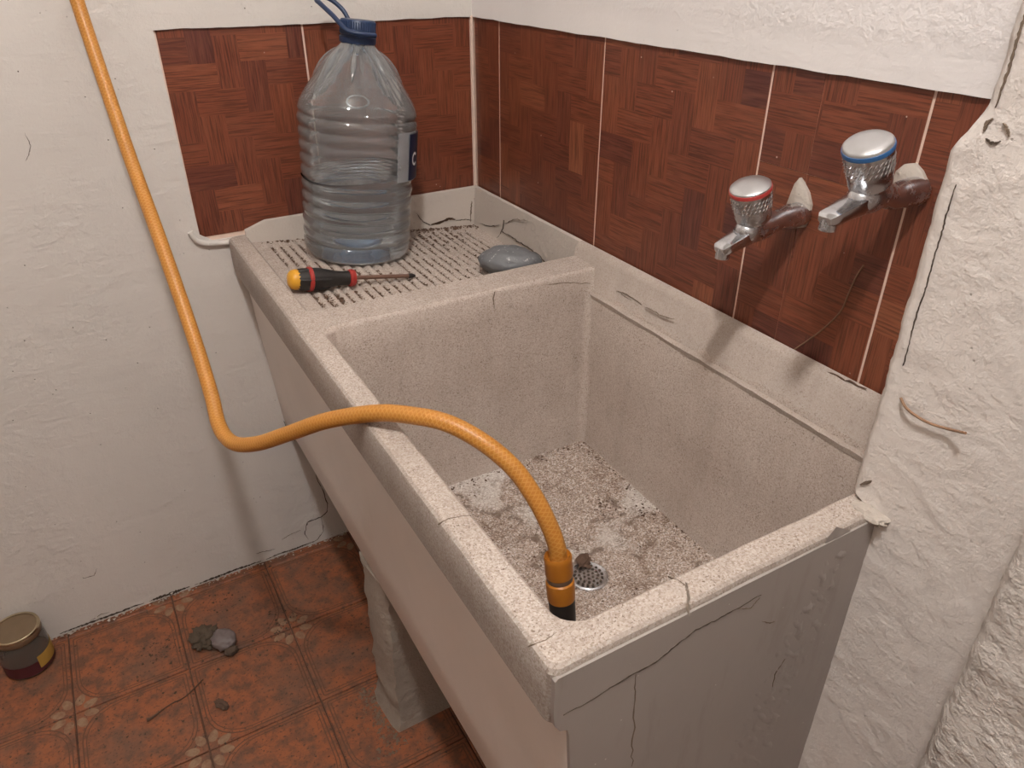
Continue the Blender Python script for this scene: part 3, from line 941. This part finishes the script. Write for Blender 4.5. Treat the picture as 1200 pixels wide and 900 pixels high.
# rough strip of filler on the sink end beside the wall
rows = []
for i in range(91):
    t = i / 90; row = []
    for k in range(15):
        q = k / 14 - .5
        hw_ = 15 + 15 * t + 7 * noise.noise(Vector((t * 9, 5, 0)))
        a = U(996 - 128 * t + q * 2 * hw_, 622 + 280 * t + q * 8, 1, YE - .002)
        e = 1 - (abs(q) * 2) ** 3
        hgt = noise.fractal(Vector((a.x * 130, a.z * 130, 2)), .9, 2, 4)
        row.append((min(a.x, -.1475), a.y + .0008 - e * max(-.0004, .0030 * hgt + .0006) * min(1, t * 8), a.z))
    rows.append(row)
v, f = loft(rows, False)
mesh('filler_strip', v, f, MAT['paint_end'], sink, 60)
# broken flake where rim and wall meet
v, f = lump(U(1020, 603, 0, XP - .004), .010, .016, .007, 3, .5, 2.2, 4)
mesh('broken_flake', v, f, MAT['mortar'], wall_near, 50)

# pier carrying the sink
nx, nz = 8, 26
rings = []
for i in range(nz + 1):
    z = .341 * i / nz
    e = lambda k: .005 * noise.fractal(Vector((z * 34, k * 5.3, 1)), .9, 2, 4)
    fl = .007 * max(0, 1 - z / .04)
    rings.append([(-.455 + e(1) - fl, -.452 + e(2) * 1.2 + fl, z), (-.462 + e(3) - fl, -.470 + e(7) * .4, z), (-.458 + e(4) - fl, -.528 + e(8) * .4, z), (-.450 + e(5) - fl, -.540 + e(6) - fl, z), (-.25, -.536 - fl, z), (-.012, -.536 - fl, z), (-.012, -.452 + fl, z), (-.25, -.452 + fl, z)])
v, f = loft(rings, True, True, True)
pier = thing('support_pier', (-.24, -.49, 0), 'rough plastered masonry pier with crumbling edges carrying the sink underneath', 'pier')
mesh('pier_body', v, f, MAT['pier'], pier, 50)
sp = []
for q in range(260):
    x = random.gauss(-.475, .014); y = random.uniform(-.58, -.43)
    sp.append((x, y, .001, abs(random.gauss(0, 1)) * .0018 + .0007))
crumbs('rubble', sp, MAT['crack_soft'], pier)

# ------------------------------------------------------------------ taps
def tap(y, zi, kb, kt, tip, ring, colour, label):
    """kb, kt, tip: where the handle foot, handle top and spout end show on the plane of the tap"""
    t = thing('wall_tap', (0, y, zi), label, 'tap', 'chrome taps on the tiled wall')
    kb = U(*kb, 1, y); kt = U(*kt, 1, y); tip = U(*tip, 1, y)
    zb = kb.z - .012
    pts = [(.002, zi), (-.016, zi), (-.026, zi), (-.036, zi - .001), (kb.x + .022, zb), (kb.x + .004, zb), (kb.x - .012, zb - .002), (kb.x - .020, zb - .004)]
    rad = [.0140, .0138, .0125, .0115, .0125, .0148, .0138, .0080]
    tube('valve_body', [Vector((x, y, z)) for x, z in pts], lambda q: rad[min(7, int(round(q * 7)))], MAT['chrome_dark'], t, 24, 60)
    a = Vector((kb.x + .004, y, zb + .004)); b = tip
    d = (b - a).normalized(); up = Vector((-d.z, 0, d.x)); up = up if up.z > 0 else -up
    rings = []
    for q, (hw, th, dp) in zip((0, .30, .55, .80, .94, 1.0), ((.0120, .008, .015), (.0126, .008, .0135), (.0120, .0075, .0115), (.0106, .007, .0100), (.0096, .006, .0095), (.0070, .002, .007))):
        c = a.lerp(b, q)
        sec = [(-hw, -dp * .5), (-hw * .95, th * .35), (-hw * .65, th * .55), (hw * .65, th * .55), (hw * .95, th * .35), (hw, -dp * .5), (hw * .6, -dp), (-hw * .6, -dp)]
        rings.append([c + Vector((0, s, 0)) + up * h for s, h in sec])
    v, f = loft(rings, True, True, True)
    sp_ = mesh('spout', v, f, MAT['chrome'], t, 45)
    o_ = a.lerp(b, .90) - up * .006
    out = lathe('outlet', [(.0072, .003), (.0078, -.004), (.0078, -.0075), (.0058, -.0078), (.0054, -.004)], MAT['chrome_dark'], sp_, 20, Matrix.Translation(o_))
    out.matrix_parent_inverse = Matrix.Identity(4)
    ax = (kt - kb).normalized(); L = (kt - kb).length
    M = frame(kb, ax, (0, 1, 0)) @ Matrix.Diagonal((1, 1, L / .050, 1))
    lathe('neck', [(.0120, -.012), (.0130, -.006), (.0160, -.002), (.0160, .001)], MAT['chrome_dark'], t, 24, M)
    prof = [(.0165, .000), (.0188, .0012), (.0194, .006), (.0196, .0135), (.0204, .0145), (.0211, .036), (.0212, .0395)]
    kn = lathe('handle', prof, MAT['chrome_dark'], t, 40, M, caps=(True, False))
    v = []; f = []
    for row in range(3):
        for q in range(30):
            an = 2 * PI * (q + .5 * row) / 30; hz = .0205 + .0055 * row; rr_ = .0206 + .0003 * row
            c = Vector((rr_ * math.cos(an), rr_ * math.sin(an), hz)); tn = Vector((-math.sin(an), math.cos(an), 0)); on = Vector((math.cos(an), math.sin(an), .05))
            k = len(v)
            s1 = (tn + Vector((0, 0, 1.3))).normalized() * .0040; s2 = (tn - Vector((0, 0, 1))).normalized() * .0012
            v += [M @ (c + s1), M @ (c + s2), M @ (c - s1), M @ (c - s2), M @ (c + on * .0010)]
            f += [(k, k + 1, k + 4), (k + 1, k + 2, k + 4), (k + 2, k + 3, k + 4), (k + 3, k, k + 4)]
    kk = mesh('knurling', v, f, MAT['chrome'], kn); kk.matrix_parent_inverse = Matrix.Identity(4)
    rg = lathe('colour_ring', [(.0212, .0385), (.0222, .0390), (.0225, .0412), (.0221, .0436), (.0208, .0440)], ring, t, 40, M, caps=(False, False))
    rg['label'] = colour + ' ring round the handle top'
    lathe('handle_cap', [(.0217, .0432), (.0214, .0455), (.0194, .0475), (.010, .0493), (.0004, .0498)], MAT['cap_chrome'], t, 40, M, caps=(False, True))
    return t
tap(-.797, .917, (883, 256), (879, 214), (842, 292), MAT['red_ring'], 'red', 'scaled chrome wall tap with a red ring under its handle cap')
tap(-.925, .975, (1020, 216), (1017, 163), (966, 256), MAT['blue_ring'], 'blue', 'scaled chrome wall tap with a blue ring under its handle cap')
def patch(pts, name):
    P = [U(a, b, 0, .002) for a, b in pts]
    c = sum(P, Vector()) / len(P)
    rings = [[(.004, p.y, p.z) for p in P], [(-.001, p.y, p.z) for p in P]]
    for s, dx in ((.85, -.0035), (.5, -.005), (.1, -.0055)):
        rings.append([(dx + random.uniform(-.0008, .0008), c.y + (p.y - c.y) * s, c.z + (p.z - c.z) * s) for p in P])
    v, f = loft(rings, True, True, True)
    mesh(name, v, f, MAT['mortar'], wall_right, 40)
patch([(939, 208), (943, 214), (949, 226), (952, 240), (949, 256), (944, 266), (930, 267), (925, 255), (922, 243), (929, 225), (933, 215)], 'mortar_patch')
patch([(1052, 200), (1062, 192), (1074, 191), (1082, 200), (1088, 213), (1086, 226), (1077, 236), (1062, 241), (1048, 240), (1046, 220)], 'mortar_patch')

# ------------------------------------------------------------------ water bottle
BZ = wz(-.300) + .0008
nrm = Vector((.112, 0, 1)).normalized()
bl = Vector((-.300, -.114, BZ + .0008))
bottle = thing('water_bottle', bl, 'large clear ribbed plastic water bottle with navy cap and carry loop', 'bottle')
BM = frame(bl, nrm, (1, 0, 0))
H = .362
def brad(h):
    pts = [(0, .078), (.004, .0835), (.012, .0875), (.030, .0895), (.10, .0905), (.15, .0915), (.195, .0940), (.226, .0955), (.238, .0945), (.250, .0908), (.266, .0822), (.285, .0700), (.305, .0560), (.320, .0440), (.330, .0335), (.337, .0260), (.347, .0245)]
    for (a, ra), (b, rb) in zip(pts, pts[1:]):
        if a <= h <= b:
            t = (h - a) / (b - a); return ra + (rb - ra) * t
    return pts[-1][1]
def ribs(h):
    if h < .028 or h > .232: return 0
    s = math.sin(PI * (h - .028) / .0204)
    return .0034 * (abs(s) ** .8 - 1)
def sq(a, n=2.5):
    c, s = math.cos(a), math.sin(a)
    return math.copysign(abs(c) ** (2 / n), c), math.copysign(abs(s) ** (2 / n), s)
def bpt(h, a, dr=0.0):
    k = max(0, min(1, (.335 - h) / .09))
    cx, cy = sq(a, 2 + .35 * k)
    r = brad(h) + ribs(h) + dr
    return BM @ Vector((r * cx, r * .955 * cy, h))
hs = fr(0, .028, 8) + fr(.0306, .232, 80) + fr(.238, .347, 26)
seg = 64
rings = [[bpt(h, 2 * PI * k / seg) for k in range(seg)] for h in hs]
v, f = loft(rings, True, True, False)
bb = mesh('bottle_body', v, f, MAT['pet'], bottle, 60)
# water: horizontal surface in the leaning bottle
LV = (BM @ Vector((0, 0, .140))).z
cols = []
hw = fr(.002, .028, 7) + fr(.0306, .232, 80)
rings = []
for h in hs:
    if h < .0005 or h > .175: continue
    ring = []
    for k in range(seg):
        p = bpt(h, 2 * PI * k / seg, -.0012)
        if p.z > LV:
            axis_p = BM @ Vector((0, 0, h))
            p = p - nrm * ((p.z - LV) / nrm.z)
        ring.append(p)
    rings.append(ring)
v, f = loft(rings, True, True, False)
# close with the surface: last ring lies wholly at the water level
n0 = (len(rings) - 1) * seg
f.append(tuple(n0 + k for k in range(seg)))
mesh('water', v, f, MAT['water'], bottle, 60)
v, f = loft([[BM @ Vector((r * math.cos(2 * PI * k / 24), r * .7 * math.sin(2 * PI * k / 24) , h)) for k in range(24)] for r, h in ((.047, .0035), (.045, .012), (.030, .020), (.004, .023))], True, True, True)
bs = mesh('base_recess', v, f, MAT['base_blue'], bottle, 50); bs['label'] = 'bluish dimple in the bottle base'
# raised oval and vertical shoulder flutes
camdir = math.atan2(CAM.y - bl.y, CAM.x - bl.x)
def arcloop(h0, a0, dh, da, rad, parent, name, closed=True, n=26):
    pts = [bpt(h0 + dh * math.sin(2 * PI * i / n), a0 + da * math.cos(2 * PI * i / n), .0004) for i in range(n + 1)]
    tube(name, pts, rad, MAT['pet'], parent, 6)
arcloop(.262, camdir + .02, .0085, .19, .0013, bottle, 'embossed_oval')
for q in range(8):
    a0 = camdir - .12 + q * 2 * PI / 8
    pts = [bpt(h, a0 - .0 , .0006) for h in fr(.286, .330, 8)]
    tube('shoulder_flute', pts, lambda t: .0042 * math.sin(PI * min(1, max(0, t)) ) + .0004, MAT['pet'], bottle, 8)
# condensation beads inside the shoulder
v = []; f = []
cnt = 0
while cnt < 520:
    a = camdir + random.gauss(0, .75); h = .252 + .028 * random.random() + .012 * math.cos(a - camdir)
    if h > .300: continue
    p = bpt(h, a, -.0004); s = random.uniform(.0004, .0010); k = len(v)
    for d in ((1, 0, 0), (-1, 0, 0), (0, 1, 0), (0, -1, 0), (0, 0, 1), (0, 0, -1)): v.append(p + Vector(d) * s)
    f += [(k, k + 2, k + 4), (k + 2, k + 1, k + 4), (k + 1, k + 3, k + 4), (k + 3, k, k + 4), (k + 2, k, k + 5), (k + 1, k + 2, k + 5), (k + 3, k + 1, k + 5), (k, k + 3, k + 5)]
    cnt += 1
cn = mesh('condensation', v, f, MAT['drop'], bottle, 80, mi=[0] * len(f)); cn['kind'] = 'stuff'
# wrap-round label: clear sheet edge, navy panel, white lettering
def wrap(name, a0, a1, h0, h1, mat, lift, parent=bottle):
    na, nh = 24, 6
    rings = []
    for i in range(na + 1):
        a = a0 + (a1 - a0) * i / na
        out = [BM @ Vector(((.0960 + lift) * sq(a, 2.35)[0], (.0960 + lift) * .955 * sq(a, 2.35)[1], h0 + (h1 - h0) * j / nh)) for j in range(nh + 1)]
        inn = [BM @ Vector(((.0955 + lift) * sq(a, 2.35)[0], (.0955 + lift) * .955 * sq(a, 2.35)[1], h0 + (h1 - h0) * j / nh)) for j in range(nh, -1, -1)]
        rings.append(out + inn)
    v, f = loft(rings, True, True, True)
    return mesh(name, v, f, mat, parent, 40)
def bdir(px):   # angle on the bottle wall seen at the given share of its half width
    return camdir + math.asin(px)
lb = wrap('label_sheet', bdir(.60), bdir(.60) + .75, .139, .217, MAT['sheet'], -.0010)
ln = wrap('label_print', bdir(.80), bdir(.80) + .60, .141, .214, MAT['label_blue'], .0004)
ln['label'] = 'navy label panel with a white letter'
def bsurf(a, h, lift): 
    c, s = sq(a, 2.35); return BM @ Vector(((.0960 + lift) * c, (.0960 + lift) * .955 * s, h))
v = []; f = []
def glyph(strokes, a_c, h_c, sa, sh):
    for st in strokes:
        k = len(v); n = len(st)
        for i, (x, y) in enumerate(st):
            x2, y2 = st[min(i + 1, n - 1)]; x1, y1 = st[max(i - 1, 0)]
            dx, dy = x2 - x1, y2 - y1; l = math.hypot(dx, dy) or 1
            ox, oy = -dy / l * .11, dx / l * .11
            for sg in (1, -1): v.append(bsurf(a_c + (x + sg * ox) * sa, h_c + (y + sg * oy) * sh, .0009))
        f.extend([(k + 2 * i, k + 2 * i + 2, k + 2 * i + 3, k + 2 * i + 1) for i in range(n - 1)])
glyph([[(.5 * math.cos(t), .5 * math.sin(t)) for t in fr(.7, 2 * PI - .7, 16)]], bdir(.80) + .20, .174, .17, .018)
lt = mesh('label_lettering', v, f, MAT['label_white'], ln, mi=[0] * len(f)); lt.matrix_parent_inverse = Matrix.Identity(4)
# cap with its swinging carry loop
cap = lathe('cap', [(.0275, .3385), (.0285, .340), (.0285, .3475), (.0262, .3485), (.0262, .3505), (.0275, .3515), (.0270, .3700), (.0255, .3720), (.001, .3722)], MAT['navy'], bottle, 40, BM)
rb = []
for q in range(40):
    a = 2 * PI * q / 40
    rb.append([(.0272, a)])
v = []; f = []
for q in range(44):
    a = 2 * PI * q / 44; c, s = math.cos(a), math.sin(a); t = Vector((-s, c, 0)) * .0009
    k = len(v)
    for hh in (.3525, .3695):
        for p in (Vector((.0266 * c, .0266 * s, hh)) - t, Vector((.0281 * c, .0281 * s, hh)), Vector((.0266 * c, .0266 * s, hh)) + t): v.append(BM @ p)
    f += [(k, k + 1, k + 4, k + 3), (k + 1, k + 2, k + 5, k + 4), (k, k + 2, k + 1), (k + 3, k + 4, k + 5)]
gp = mesh('cap_grip', v, f, MAT['navy'], cap); gp.matrix_parent_inverse = Matrix.Identity(4)
DEP = (bl + nrm * .36 - CAM).dot(FW)
def at(px, py, dd=0.0): return CAM + (FW + RT * ((px - 600) / FPX) - UP * ((py - 450) / FPX)) * (DEP + dd)
hp = catmull([at(440, 42, -.010), at(424, 40, -.028), at(406, 35, -.030), at(390, 18, -.024), at(375, 4, -.012), at(371, 0, .0), at(378, -4, .012), at(390, 1, .020), at(402, 12, .026), at(409, 24, .028)], 6)
tube('carry_loop', hp, .0036, MAT['navy'], bottle, 10)

# ------------------------------------------------------------------ screwdriver
sd = thing('screwdriver', Vector((sd0 + sd1) / 2) - Vector((0, 0, .012)), 'screwdriver with black, red and yellow handle on the washboard', 'screwdriver')
LS = (sd1 - sd0).length
SM = frame(sd0, sd1 - sd0, (0, 0, 1)) @ Matrix.Diagonal((1.13, 1.13, 1, 1))
lathe('handle_end', [(.002, -.001), (.009, .0005), (.0125, .004), (.0138, .009), (.0138, .015)], MAT['yellow'], sd, 20, SM)['label'] = 'yellow handle end'
lathe('handle_grip', [(.0137, .012), (.0148, .020), (.0154, .034), (.0150, .048), (.0128, .062), (.0102, .074), (.0096, .086), (.0100, .096)], MAT['black'], sd, 16, SM)
for q in range(6):
    an = 2 * PI * q / 6 + .3
    tube('grip_rib', [SM @ Vector((r * math.cos(an), r * math.sin(an), h)) for r, h in ((.0128, .014), (.0142, .022), (.0148, .034), (.0143, .048), (.0120, .062))], .0022, MAT['black'], sd, 6)
lathe('red_band', [(.0152, .0285), (.0166, .0295), (.0168, .0345), (.0155, .0355)], MAT['red'], sd, 20, SM, caps=(False, False))
lathe('red_collar', [(.0095, .094), (.0118, .0955), (.0122, .100), (.0112, .1035), (.004, .104)], MAT['red'], sd, 20, SM)
lathe('shaft', [(.0030, .100), (.0030, LS - .014), (.0034, LS - .012), (.0030, LS - .004), (.0012, LS)], MAT['steel'], sd, 12, SM)
lathe('blade_tip', [(.0031, LS - .0125), (.0037, LS - .011), (.0033, LS - .004), (.0014, LS + .0008)], MAT['black'], sd, 12, SM)

# ------------------------------------------------------------------ pebble
v, f = lump((pc.x, pc.y, wz(pc.x) + .0262), 0.055, .035, .0235, 4, .14, 1.1, 5, rot=math.radians(-38))
tag(mesh('pebble', v, f, MAT['pebble'], None, 70), 'smooth blue-grey pebble lying on the washboard by the divider', 'stone')

# ------------------------------------------------------------------ hose
hose = thing('garden_hose', (-.617, -.45, .64), 'amber braided garden hose draped over the sink rim', 'hose')
HR = .0094
hp = [(-.640, -.022, 1.72), (-.652, -.021, 1.52), (-.650, -.020, 1.32), (-.640, -.026, 1.19), (-.634, -.040, 1.085), (-.626, -.140, .925), (-.620, -.253, .819), (-.616, -.349, .722), (-.617, -.418, .668), (-.620, -.462, .642), (-.612, -.503, .638), (-.590, -.545, .655), (-.560, -.592, .687), (-.525, -.645, .724), (-.487, -.697, .7500), (-.460, -.732, .7580), (-.434, -.764, .7580), (-.410, -.795, .745), (-.390, -.821, .723), (-.378, -.842, .697), (-.370, -.859, .669), (-.366, -.870, .645), (-.3655, -.874, .625)]
path = catmull(hp, 14)
rings = tube_rings(path, HR, 20)
v, f = loft(rings, True, True, True)
me = bpy.data.meshes.new('hose_tube'); me.from_pydata([tuple(p) for p in v], [], f)
ul = me.uv_layers.new(name='UVMap')
acc = [0.0]
for a, b in zip(path, path[1:]): acc.append(acc[-1] + (b - a).length)
for p in me.polygons:
    if len(p.vertices) > 4: continue
    for li, vi in zip(p.loop_indices, p.vertices):
        i, k = divmod(vi, 20); k2 = k
        if k == 0 and any(x % 20 == 19 for x in p.vertices): k2 = 20
        ul.data[li].uv = (acc[i], k2 / 20)
finish('hose_tube', me, MAT['hose'], hose, 60)
tube('wall_outlet', [(-.640, .004, 1.715), (-.640, -.022, 1.715), (-.640, -.030, 1.715)], .014, MAT['chrome_dark'], hose, 16)
e0 = Vector((-.3658, -.8725, .634)); ed = Vector((.000, -.012, -.062)).normalized()
CM = frame(e0, ed, (1, 0, 0))
cp = lathe('coupling', [(.0105, .004), (.0138, -.0005), (.0150, .002), (.0146, .006), (.0148, .022), (.0140, .025)], MAT['orange'], hose, 32, CM, caps=(True, True))
q1 = lathe('coupling_ring', [(.0134, .024), (.0138, .026), (.0138, .0295), (.0134, .031)], MAT['ring_grey'], cp, 32, CM); q1.matrix_parent_inverse = Matrix.Identity(4)
q2 = lathe('coupling_nut', [(.0138, .0305), (.0152, .032), (.0154, .036), (.0150, .052), (.0143, .0545)], MAT['orange'], cp, 32, CM); q2.matrix_parent_inverse = Matrix.Identity(4)
q3 = lathe('connector_end', [(.0138, .054), (.0142, .056), (.0140, .074), (.0136, .082), (.0105, .083), (.0100, .076)], MAT['black'], cp, 32, CM); q3.matrix_parent_inverse = Matrix.Identity(4)
q3['label'] = 'black connector end'

# ------------------------------------------------------------------ glass jar
jc = Vector((-1.006, -.062, .0006))
jar = thing('glass_jar', jc, 'small glass jar with dull gold lid standing by the wall', 'jar')
JM = Matrix.Translation(jc)
lathe('jar_glass', [(.034, .0), (.0395, .003), (.0415, .010), (.0415, .062), (.0395, .072), (.036, .078), (.036, .084)], MAT['jar_glass'], jar, 40, JM, caps=(True, False))
lathe('residue', [(.036, .004), (.0395, .010), (.0398, .026), (.030, .027), (.002, .026)], MAT['jar_in'], jar, 32, JM)
ld = lathe('lid', [(.0385, .080), (.0400, .082), (.0400, .0935), (.0380, .0965), (.0350, .0960), (.0345, .0945), (.001, .0950)], MAT['lid'], jar, 40, JM)
l2 = lathe('lid_rim', [(.0398, .0915), (.0406, .0935), (.0396, .0965), (.0372, .0975), (.0358, .0968)], MAT['lid_rim'], ld, 40, JM, caps=(False, False)); l2.matrix_parent_inverse = Matrix.Identity(4)
def jlabel(name, a0, a1, h0, h1, mat, rad):
    rings = []
    for i in range(19):
        a = math.radians(a0 + (a1 - a0) * i / 18)
        rings.append([JM @ Vector((r * math.cos(a), r * math.sin(a), h)) for r, h in ((rad, h0), (rad + .0004, h0), (rad + .0004, h1), (rad, h1))])
    v, f = loft(rings, True, True, True)
    return mesh(name, v, f, mat, jar, 40)
jlabel('maroon_label', -230, 20, .008, .034, MAT['jar_red'], .0417)
jlabel('mustard_label', -62, 25, .016, .044, MAT['jar_yellow'], .0423)

# ------------------------------------------------------------------ litter
ct = U(252, 752, 2, .0)
cl_ = thing('lint_clump', ct, 'crumpled clump of brown lint and grey scrap on the floor', 'debris')
a = U(240, 748, 2, .008); b = U(263, 752, 2, .01)
v, f = lump((a.x, a.y, .0125), .024, .027, .0125, 4, .55, 2.6, 2); mesh('lint', v, f, MAT['lint'], cl_, 40)
v, f = lump((b.x, b.y, .0155), .021, .025, .0155, 4, .22, 1.6, 9, rot=.4); mesh('grey_scrap', v, f, MAT['scrap'], cl_, 60)
c = U(271, 764, 2, .005); v, f = lump((c.x, c.y, .0085), .013, .010, .0085, 3, .4, 2.6, 4); mesh('dark_bit', v, f, MAT['dirt2'], cl_, 40)
tw = [U(px, py, 2, .0035) for px, py in ((172, 844), (178, 841), (190, 832), (202, 824), (213, 819), (222, 812), (238, 796))]
tag(tube('dry_twig', catmull(tw, 5), lambda t: .0035 - .0024 * min(1, t * 3) , MAT['leaf'], None, 8), 'thin dark twig across a joint of the floor tiles', 'twig')
c = U(260, 826, 2, .003); v, f = lump((c.x, c.y, .0042), .0075, .015, .0042, 3, .5, 2.8, 11, rot=.5)
tag(mesh('leaf_scrap', v, f, MAT['leaf'], None, 40), 'small dark dead leaf scrap alone on a floor tile', 'leaf')
c = U(684, 657, 2, fz(-.22, -.70) + .004); v, f = lump((c.x, c.y, c.z), .013, .010, .0045, 3, .55, 2.4, 21, rot=.8)
tag(mesh('dead_leaf', v, f, MAT['leaf'], None, 40), 'curled brown dead leaf beside the basin drain', 'leaf')
st_ = [U(px, py, 0, XP - .005) for px, py in ((1052, 468), (1062, 478), (1076, 489), (1092, 497), (1112, 503), (1137, 505))]
st_[0].x += .004; st_[-1].x -= .006
tag(tube('dry_stalk', catmull(st_, 6), lambda t: .0012, MAT['twig'], None, 8), 'curved brown dry stalk stuck to the white wall', 'stalk')
st_ = [U(px, py, 0, .0022) for px, py in ((1012, 311), (1003, 325), (994, 345), (985, 365), (965, 385), (945, 400), (930, 410))]
tag(tube('dry_thread', catmull(st_, 6), .0009, MAT['twig'], None, 6), 'thin pale thread curving down the brown tiles below the taps', 'thread')
sp = []
for q in range(700):
    x = random.uniform(-1.3, -.3); y = random.uniform(-.62, -.02)
    if noise.noise(Vector((x * 9, y * 9, 2))) < -.05 and random.random() < .8: continue
    sp.append((x, y, .0009, abs(random.gauss(0, 1)) * .0012 + .0006))
for cx, cy, n_ in ((-.66, -.09, 50), (-.56, -.20, 60), (-.80, -.15, 60), (-.62, -.23, 30)):
    for q in range(n_): sp.append((random.gauss(cx, .022), random.gauss(cy, .018), .0009, abs(random.gauss(0, 1)) * .0014 + .0006))
crumbs('floor_grit', sp, MAT['dirt2'], floor)

# ------------------------------------------------------------------ ceiling lamp
lamp = thing('ceiling_lamp', (LAMP.x, LAMP.y, LAMP.z), 'bare round bulb in a white holder under the ceiling', 'lamp')
LM = Matrix.Translation(LAMP)
lathe('bulb', [(.002, -.055), (.030, -.046), (.050, -.020), (.053, .004), (.044, .032), (.026, .056), (.018, .070)], MAT['bulb'], lamp, 24, LM)
lathe('lamp_holder', [(.020, .064), (.024, .070), (.024, .105), (.045, .112), (.048, .150)], MAT['ceiling'], lamp, 24, LM)
